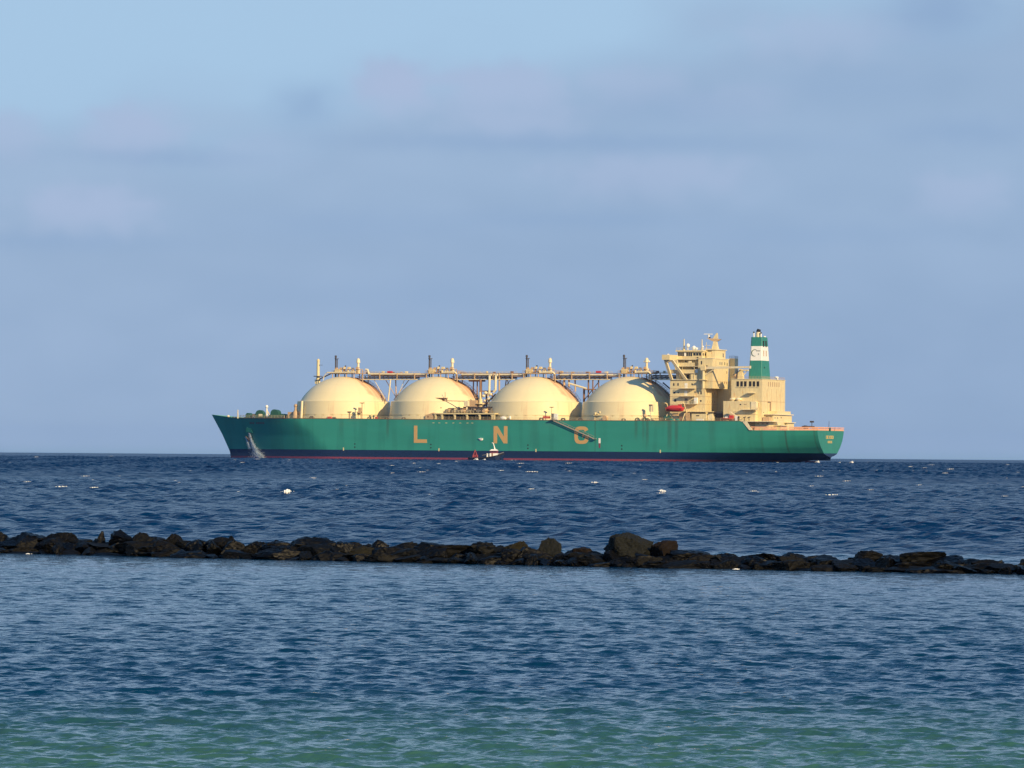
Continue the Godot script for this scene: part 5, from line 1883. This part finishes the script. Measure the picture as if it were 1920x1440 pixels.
	up.tube(Vector3(112.5, 52.7, 0.6), Vector3(112.5, 54.9, 0.6), 1.1, 1.0, 14)
	put("uptake", up, M.cream_light, fun)
	var cap := Geo.new()
	cap.tube(Vector3(112.5, 54.9, 0.6), Vector3(112.9, 56.1, 0.6), 1.0, 0.75, 14)
	put("uptake_tip", cap, M.void, fun)
	for q in [[110.9, 54.6], [114.1, 54.3]]:
		var g := Geo.new()
		g.tube(Vector3(q[0], 52.7, 1.6), Vector3(q[0], q[1], 1.6), 0.28, 0.28, 8)
		var pp := put("exhaust_pipe", g, M.white, fun)
		var g2 := Geo.new()
		g2.tube(Vector3(q[0], q[1], 1.6), Vector3(q[0], q[1] + 0.5, 1.6), 0.42, 0.3, 8)
		put("exhaust_tip", g2, M.void, fun)
	var wv := Geo.new()
	wv.ball(Vector3(114.8, 53.0, -1.0), Vector3(0.6, 0.35, 0.6), 8, 6)
	put("funnel_lamp", wv, M.white, fun)


func build_poop() -> void:
	var h := put("poop_house", box(117.5, 123.4, 13.2, 19.9, -12.0, 12.0), M.cream, ship)
	put("roof_slab", box(117.3, 124.1, 20.0, 20.35, -12.4, 13.0), M.cream_light, h)
	put("upper_store", box(119.41, 123.0, 20.36, 21.6, -11.6, 6.0), M.cream, h)
	for q in [[10.4, 18.4], [7.0, 18.4], [2.5, 18.6]]:
		pane_aft(q[0] - 0.7, q[0], q[1], q[1] + 0.6, 123.4, h)
	for x in [118.4, 120.2, 122.0]:
		pane(x, x + 0.6, 18.9, 19.3, 12.0, h, M.rust)
	put("vent_hood", box(119.8, 122.6, 16.0, 19.0, 13.0, 15.5), M.cream_rusty, ship)
	# deck that steps down to the poop
	var d := put("stepped_deck", box(114.0, 126.0, 16.95, 17.25, 8.0, 21.0), M.cream_light, ship)
	put("under_house", box(117.6, 123.6, 13.2, 16.9, 10.0, 18.6), M.cream, d)
	for x in [118.6, 120.6, 122.4]:
		pane(x, x + 0.7, 16.0, 16.3, 18.6, d, M.rust)
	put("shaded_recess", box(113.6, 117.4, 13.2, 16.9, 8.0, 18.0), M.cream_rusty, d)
	var fash := Geo.new()
	fash.hexa([Vector3(112.9, 17.0, 23.1), Vector3(114.8, 17.0, 23.1), Vector3(114.8, 17.0, 23.4), Vector3(112.9, 17.0, 23.4), Vector3(112.9, 17.25, 23.1), Vector3(114.8, 17.25, 23.1), Vector3(114.8, 17.25, 23.4), Vector3(112.9, 17.25, 23.4)])
	fash.hexa([Vector3(116.6, 13.45, 22.9), Vector3(118.0, 13.45, 22.9), Vector3(118.0, 13.45, 23.2), Vector3(116.6, 13.45, 23.2), Vector3(113.4, 17.2, 22.9), Vector3(115.4, 17.2, 22.9), Vector3(115.4, 17.2, 23.2), Vector3(113.4, 17.2, 23.2)])
	put("break_bulwark", fash, M.cream_light, ship)
	put("after_platform", box(123.41, 125.3, 16.75, 17.0, -12.0, -2.0), M.cream_light, ship)
	put("after_store", box(123.41, 124.6, 13.4, 16.7, -11.4, -3.0), M.cream, ship)
	put("mooring_store", box(123.7, 126.5, 13.4, 15.4, 4.0, 12.0), M.cream, ship)
	put("store_roof", box(123.5, 127.2, 15.41, 15.7, 2.0, 12.6), M.cream_light, ship)
	# salmon bulwark round the poop: lower plates with gaps, and a capping rail
	var runs := [[116.9, 117.7], [118.6, 121.0], [122.3, 128.0], [129.3, 132.4], [133.2, 144.5]]
	for q in runs:
		var g := Geo.new()
		var n := maxi(1, int((q[1] - q[0]) / 2.0))
		for k in n:
			var xa: float = lerpf(q[0], q[1], float(k) / n)
			var xb: float = lerpf(q[0], q[1], float(k + 1) / n)
			for s in [1.0, -1.0]:
				var za: float = s * (half_breadth(xa, 13.5) - 0.05)
				var zb: float = s * (half_breadth(xb, 13.5) - 0.05)
				var e := Vector3(0, 0, s * 0.14)
				g.hexa([Vector3(xa, 13.4, za), Vector3(xb, 13.4, zb), Vector3(xb, 13.4, zb) - e, Vector3(xa, 13.4, za) - e, Vector3(xa, 14.25, za), Vector3(xb, 14.25, zb), Vector3(xb, 14.25, zb) - e, Vector3(xa, 14.25, za) - e])
		put("poop_bulwark", g, M.salmon, ship)
	for q in [[117.2, 128.0], [129.5, 132.2], [133.4, 144.6]]:
		var g := Geo.new()
		var n := maxi(1, int((q[1] - q[0]) / 2.0))
		for k in n:
			var xa: float = lerpf(q[0], q[1], float(k) / n)
			var xb: float = lerpf(q[0], q[1], float(k + 1) / n)
			for s in [1.0, -1.0]:
				var za: float = s * (half_breadth(xa, 13.5) + 0.12)
				var zb: float = s * (half_breadth(xb, 13.5) + 0.12)
				var e := Vector3(0, 0, s * 0.5)
				g.hexa([Vector3(xa, 14.55, za), Vector3(xb, 14.55, zb), Vector3(xb, 14.55, zb) - e, Vector3(xa, 14.55, za) - e, Vector3(xa, 14.95, za), Vector3(xb, 14.95, zb), Vector3(xb, 14.95, zb) - e, Vector3(xa, 14.95, za) - e])
				g.tube(Vector3(xa, 14.2, za - s * 0.25), Vector3(xa, 14.6, za - s * 0.25), 0.1, 0.1, 5)
		put("poop_rail", g, M.salmon, ship)
	for q in [[17.9, 2.6], [0.2, -4.6], [-5.6, -17.8]]:
		put("stern_bulwark", box(144.45, 144.65, 13.52, 14.25, q[1], q[0]), M.salmon, ship)
		put("stern_rail", box(144.3, 144.75, 14.55, 14.95, q[1], q[0]), M.salmon, ship)
	var chock := Geo.new()
	chock.tube(Vector3(144.5, 14.0, 1.4), Vector3(144.9, 14.0, 1.4), 0.75, 0.75, 12)
	put("stern_fairlead", chock, M.deck_green, ship)
	var wn := Geo.new()
	wn.tube(Vector3(137.0, 14.9, 9.0), Vector3(137.0, 14.9, 12.0), 0.7, 0.7, 12)
	wn.span(135.8, 140.2, 14.6, 15.4, 8.0, 12.0)
	wn.tube(Vector3(139.6, 15.0, 10.0), Vector3(139.6, 17.2, 10.0), 0.14, 0.14, 6)
	wn.span(138.9, 140.4, 16.8, 17.5, 9.6, 10.6)
	put("stern_winch", wn, M.dark_steel, ship)
	var fl := Geo.new()
	fl.tube(Vector3(144.0, 13.5, 1.0), Vector3(144.2, 17.6, 1.0), 0.12, 0.08, 6)
	put("flagstaff", fl, M.dark_steel, ship)
	var rud := Geo.new()
	rud.span(133.5, 139.6, -3.0, 0.75, -0.5, 0.5)
	put("rudder", rud, M.antifoul, ship)


# ---------------------------------------------------------------- boats on the ship
func at_ship(p: Vector3) -> Vector3:
	return ship.transform * p


func boat_hull(l: float, b: float, d: float, rake: float) -> Geo:      # lengthwise in x, keel at y = 0
	var g := Geo.new()
	var ns := 14
	var nr := 7
	for side in [1.0, -1.0]:
		var first := g.v.size()
		for i in ns + 1:
			var u := -1.0 + 2.0 * i / ns
			for j in nr + 1:
				var f := float(j) / nr
				var w := b / 2.0 * pow(maxf(0.0, 1.0 - pow(absf(u), 2.6)), 0.6) * pow(sin(f * PI / 2.0), 0.7)
				g.add(Vector3(u * l / 2.0 * (1.0 - rake * (1.0 - f) * absf(u)), d * (f * f * 0.4 + f * 0.6) + 0.12 * d * u * u, side * w), Vector3(0, 0, side))
		for i in ns + 1:
			for j in nr + 1:
				var e := g.v[first + mini(i + 1, ns) * (nr + 1) + j] - g.v[first + maxi(i - 1, 0) * (nr + 1) + j]
				var h := g.v[first + i * (nr + 1) + mini(j + 1, nr)] - g.v[first + i * (nr + 1) + maxi(j - 1, 0)]
				var m := e.cross(h).normalized()
				if m.z * side < 0.0:
					m = -m
				if m.length() < 0.5:
					m = Vector3(0, -1, 0)
				g.n[first + i * (nr + 1) + j] = m
		for i in ns:
			for j in nr:
				var q := first + i * (nr + 1) + j
				g.face(q, q + 1, q + nr + 2)
				g.face(q, q + nr + 2, q + nr + 1)
	var mid := g.v.size()
	for i in ns:
		g.quad(g.v[i * (nr + 1) + nr], g.v[(i + 1) * (nr + 1) + nr], g.v[mid / 2 + (i + 1) * (nr + 1) + nr], g.v[mid / 2 + i * (nr + 1) + nr], Vector3.UP)
	return g


func build_boats() -> void:
	var lb := thing("lifeboat", "red enclosed lifeboat hanging in davits beside the bridge front, over the deck", "lifeboat", at_ship(Vector3(83.0, 21.0, 21.6)), -SHIP_TURN)
	put("hull", boat_hull(8.8, 3.0, 1.7, 0.15), M.boat_red, lb)
	var cover := Geo.new()
	for i in 10:
		var ua := -1.0 + 2.0 * i / 10.0
		var ub := -1.0 + 2.0 * (i + 1) / 10.0
		for j in 8:
			var p := []
			for q in [[ua, j], [ub, j], [ub, j + 1], [ua, j + 1]]:
				var a: float = PI * q[1] / 8.0
				var w := pow(maxf(0.0, 1.0 - pow(absf(q[0]), 3.0)), 0.6)
				p.append(Vector3(q[0] * 3.85, 1.45 + sin(a) * 1.35 * w, cos(a) * 1.35 * w))
			cover.quad(p[0], p[1], p[2], p[3], (p[0] + p[2]) / 2.0 - Vector3((p[0] + p[2]).x / 2.0, 1.4, 0))
	put("canopy", cover, M.boat_red, lb)
	put("hatch", box(1.7, 2.9, 2.5, 3.05, -0.6, 0.6), M.boat_red, lb)
	put("fender", box(-3.6, 3.6, 1.3, 1.5, -1.5, 1.5), M.boat_red, lb)
	var rb := thing("rescue_boat", "small red open rescue boat on the deck beside the engine casing, before the stern", "boat", at_ship(Vector3(106.3, 17.55, 21.2)), -SHIP_TURN)
	put("hull", boat_hull(6.0, 2.2, 0.95, 0.2), M.boat_red, rb)
	put("console", box(0.9, 2.6, 0.8, 2.1, -0.7, 0.7), M.boat_red, rb)
	put("white_cowling", box(-0.9, 0.2, 0.8, 1.5, -0.5, 0.5), M.white, rb)


func build_tug() -> void:
	var t := thing("tug_boat", "small dark blue tug with white wheelhouse and raked mast in front of the ship's side", "tug", Vector3(-10.4, sea_level(11, 1690) - 0.1, -1690.0), -6.0)
	var hull := Geo.new()
	var st := [[-7.6, 2.2, 1.5], [-6.8, 2.7, 1.4], [-3.0, 2.9, 1.35], [1.0, 2.9, 1.6], [4.0, 2.6, 2.2], [6.2, 1.6, 2.8], [7.5, 0.15, 3.2]]
	for i in st.size() - 1:
		for s in [1.0, -1.0]:
			var a: Array = st[i]
			var b: Array = st[i + 1]
			hull.quad(Vector3(a[0] * 0.96, -0.8, s * a[1] * 0.8), Vector3(b[0] * 0.92, -0.8, s * b[1] * 0.7), Vector3(b[0], b[2], s * b[1]), Vector3(a[0], a[2], s * a[1]), Vector3(0, 0, s))
		hull.quad(Vector3(st[i][0], st[i][2] - 0.4, st[i][1]), Vector3(st[i + 1][0], st[i + 1][2] - 0.4, st[i + 1][1]), Vector3(st[i + 1][0], st[i + 1][2] - 0.4, -st[i + 1][1]), Vector3(st[i][0], st[i][2] - 0.4, -st[i][1]), Vector3.UP)
	hull.quad(Vector3(-7.3, -0.8, 1.8), Vector3(-7.6, 1.5, 2.2), Vector3(-7.6, 1.5, -2.2), Vector3(-7.3, -0.8, -1.8), Vector3.LEFT)
	put("hull", hull, M.navy, t)
	var fend := Geo.new()
	for i in st.size() - 1:
		for s in [1.0, -1.0]:
			fend.tube(Vector3(st[i][0], st[i][2] - 0.25, s * st[i][1]), Vector3(st[i + 1][0], st[i + 1][2] - 0.25, s * st[i + 1][1]), 0.16, 0.16, 6)
	put("fender", fend, M.void, t)
	var house := put("deckhouse", box(1.5, 5.0, 1.3, 3.1, -1.9, 1.9), M.white, t)
	put("door", box(2.3, 2.9, 1.5, 3.1, 1.9, 1.96), M.rust, house)
	put("funnel", box(0.2, 0.8, 1.3, 3.0, 0.6, 1.3), M.white, t)
	var wh := Geo.new()
	wh.frustum(Rect2(1.8, -1.6, 2.7, 3.2), 3.1, Rect2(1.5, -1.7, 3.3, 3.4), 4.2)
	var w := put("wheelhouse", wh, M.antifoul, t)
	for k in 4:
		put("window", box(1.8 + k * 0.7, 2.3 + k * 0.7, 3.45, 4.0, 1.66, 1.74), M.glass, w)
	var roof := Geo.new()
	roof.frustum(Rect2(1.4, -1.8, 3.5, 3.6), 4.2, Rect2(2.2, -1.2, 2.0, 2.4), 4.8)
	put("roof", roof, M.white, w)
	var mast := Geo.new()
	mast.tube(Vector3(3.5, 4.7, 0), Vector3(2.8, 7.3, 0), 0.28, 0.17, 8)
	mast.tube(Vector3(2.8, 7.3, 0), Vector3(2.2, 7.5, 0), 0.2, 0.1, 8)
	put("mast", mast, M.white, t)
	var tri := Geo.new()
	tri.tube(Vector3(-5.8, 1.0, 0.9), Vector3(-4.9, 4.2, 0.1), 0.3, 0.2, 8)
	tri.tube(Vector3(-3.6, 1.0, 0.9), Vector3(-4.8, 4.4, 0.1), 0.34, 0.2, 8)
	tri.tube(Vector3(-4.8, 1.0, -1.2), Vector3(-4.85, 4.4, 0.0), 0.34, 0.2, 8)
	tri.span(-5.8, -3.6, 1.0, 2.4, -0.6, 0.8)
	put("towing_frame", tri, M.tug_red, t)
	var bul := Geo.new()
	bul.tube(Vector3(5.0, 2.7, 2.0), Vector3(7.2, 3.5, 0.4), 0.15, 0.15, 6)
	bul.tube(Vector3(-1.6, 2.2, 2.6), Vector3(0.6, 2.6, 2.6), 0.12, 0.12, 6)
	put("bow_rail", bul, M.grey, t)


# ---------------------------------------------------------------- breaking crests and falling water
func foam_patch(l: float, h: float, seed: int) -> ArrayMesh:       # a low ragged mound of foam on a crest
	var r := RandomNumberGenerator.new()
	r.seed = seed
	var g := Geo.new()
	var slope := r.randf_range(-0.4, 0.4)
	for k in 16:
		var u := r.randf_range(-0.5, 0.5)
		var s := (1.0 - absf(u) * 1.7) * r.randf_range(0.35, 1.0)
		g.ball(Vector3(u * l, h * (0.2 * r.randf() + slope * u), r.randf_range(-0.15, 0.15) * l), Vector3(l * 0.12 * s, h * 0.8 * s, l * 0.10 * s), 8, 5)
	return g.mesh()


func crest_y(x: float, z: float) -> float:
	return wave(x, z, -z * 0.0024 if z > -460.0 else 1.25).y + sea_level(x, z)


func build_water_details() -> void:
	for q in [[-15.6, -280.6, 1.0, 0.24, "large white breaking crest on the open sea below the ship's bow"], [12.2, -323.0, 0.75, 0.2, "white breaking crest on the open sea below the aftermost dome"], [7.9, -384.0, 0.7, 0.16, "white breaking crest on the open sea below the letter G"]]:
		var o := put("whitecap", foam_patch(q[2], q[3], int(q[0] * 10.0)), M.foam)
		var at := Vector3(q[0], -9.0, q[1])
		for k in 40:                       # the highest crest close by
			var zz: float = q[1] + (k - 20) * 0.35
			if crest_y(q[0], zz) > at.y:
				at = Vector3(q[0], crest_y(q[0], zz), zz)
		o.position = at + Vector3(0, 0.1, 0.15)
		tag(o, q[4], "wave crest")
	# the many small crests farther out, too many to count
	var mm := MultiMesh.new()
	mm.transform_format = MultiMesh.TRANSFORM_3D
	mm.mesh = foam_patch(1.0, 0.16, 9)
	mm.instance_count = 120
	for i in 120:
		var r := 0.0
		var x := 0.0
		var z := 0.0
		var best := -9.0
		var r_try := exp(rng.randf_range(log(260.0), log(2400.0)))
		for k in 7:
			var rr := r_try + rng.randf_range(-5.0, 5.0)
			var a := deg_to_rad(rng.randf_range(-8.5, 8.5))
			var y := crest_y(rr * sin(a), -rr * cos(a)) - sea_level(rr, 0.0)
			if y > best:
				best = y
				r = rr
				x = rr * sin(a)
				z = -rr * cos(a)
		var s := (0.22 + 0.7 * pow(rng.randf(), 2.0)) * (0.5 + r / 1200.0)
		mm.set_instance_transform(i, Transform3D(Basis.from_euler(Vector3(0, rng.randf_range(-0.5, 0.5), 0)).scaled_local(Vector3(s * rng.randf_range(0.8, 1.9), s * 0.75, s * 0.5)), Vector3(x, crest_y(x, z) + 0.14, z)))
	var caps := MultiMeshInstance3D.new()
	caps.multimesh = mm
	caps.name = "small_whitecaps"
	caps.material_override = M.foam
	add_child(caps)
	tag(caps, "scattered small white crests on the open sea out to the horizon", "wave crests", "", "stuff")
	var surge := MultiMesh.new()
	surge.transform_format = MultiMesh.TRANSFORM_3D
	surge.mesh = foam_patch(0.34, 0.05, 23)
	surge.instance_count = 12
	for i in 12:
		var x := rng.randf_range(-16.0, 14.5)
		var back := rng.randf_range(-0.25, 0.3) if i < 6 else rng.randf_range(2.9, 3.6)
		surge.set_instance_transform(i, Transform3D(Basis.from_scale(Vector3(rng.randf_range(0.4, 1.3), rng.randf_range(0.4, 1.1), 0.7)), Vector3(x, -0.01, reef_line(x) - back)))
	var si := MultiMeshInstance3D.new()
	si.multimesh = surge
	si.name = "breakwater_foam"
	si.material_override = M.foam
	add_child(si)
	tag(si, "flecks of white foam where water meets the boulders of the breakwater", "foam", "", "stuff")
	# wash along the tug and the ship's waterline
	var wash := MultiMesh.new()
	wash.transform_format = MultiMesh.TRANSFORM_3D
	wash.mesh = foam_patch(1.0, 0.5, 17)
	var spots := [[-14.6, -1686.0, 2.4], [-11.2, -1686.0, 1.7], [127.5, -1686.0, 2.4], [136.5, -1684.0, 1.0], [142.0, -1690.0, 2.2]]
	wash.instance_count = spots.size()
	for i in spots.size():
		wash.set_instance_transform(i, Transform3D(Basis.from_scale(Vector3.ONE * spots[i][2]), Vector3(spots[i][0], sea_level(spots[i][0], spots[i][1]) + 0.15, spots[i][1])))
	var wi := MultiMeshInstance3D.new()
	wi.multimesh = wash
	wi.name = "hull_wash"
	wi.material_override = M.foam
	add_child(wi)
	tag(wi, "white wash at the waterline of the tug and under the ship's stern", "foam", "", "stuff")
	# water run from the hawse pipe, falling down the bow as drops
	var drop := SphereMesh.new()
	drop.radius = 0.075
	drop.height = 0.15
	drop.radial_segments = 6
	drop.rings = 3
	var fall := MultiMesh.new()
	fall.transform_format = MultiMesh.TRANSFORM_3D
	fall.mesh = drop
	var list: Array[Vector3] = []
	for i in 5200:
		var f := pow(rng.randf(), 0.8)
		var p := Vector3(-120.4 + 6.0 * f * f + rng.randfn() * (0.3 + 1.5 * f * f), lerpf(11.2, 0.1, f), 0)
		if i % 4 == 0:
			var f2 := rng.randf()
			p = Vector3(-122.6 + 1.6 * f2 + rng.randfn() * 0.32, lerpf(9.4, 4.2, f2), 0)
		elif i % 9 == 0:
			p.x = lerpf(-121.0, -113.0, rng.randf()) + rng.randfn() * 1.2
			p.y = absf(rng.randfn()) * 1.6
		p.z = half_breadth(p.x, p.y) + 0.5 + rng.randf() * (0.4 + f)
		list.append(p)
	fall.instance_count = list.size()
	for i in list.size():
		fall.set_instance_transform(i, Transform3D(Basis.from_scale(Vector3.ONE * rng.randf_range(0.5, 1.2)), list[i]))
	var fi := MultiMeshInstance3D.new()
	fi.multimesh = fall
	fi.name = "anchor_washing_water"
	fi.material_override = M.spray
	add_child(fi)
	fi.transform = ship.transform
	tag(fi, "white water streaming from the anchor pipe down the ship's bow", "water jet", "", "stuff")
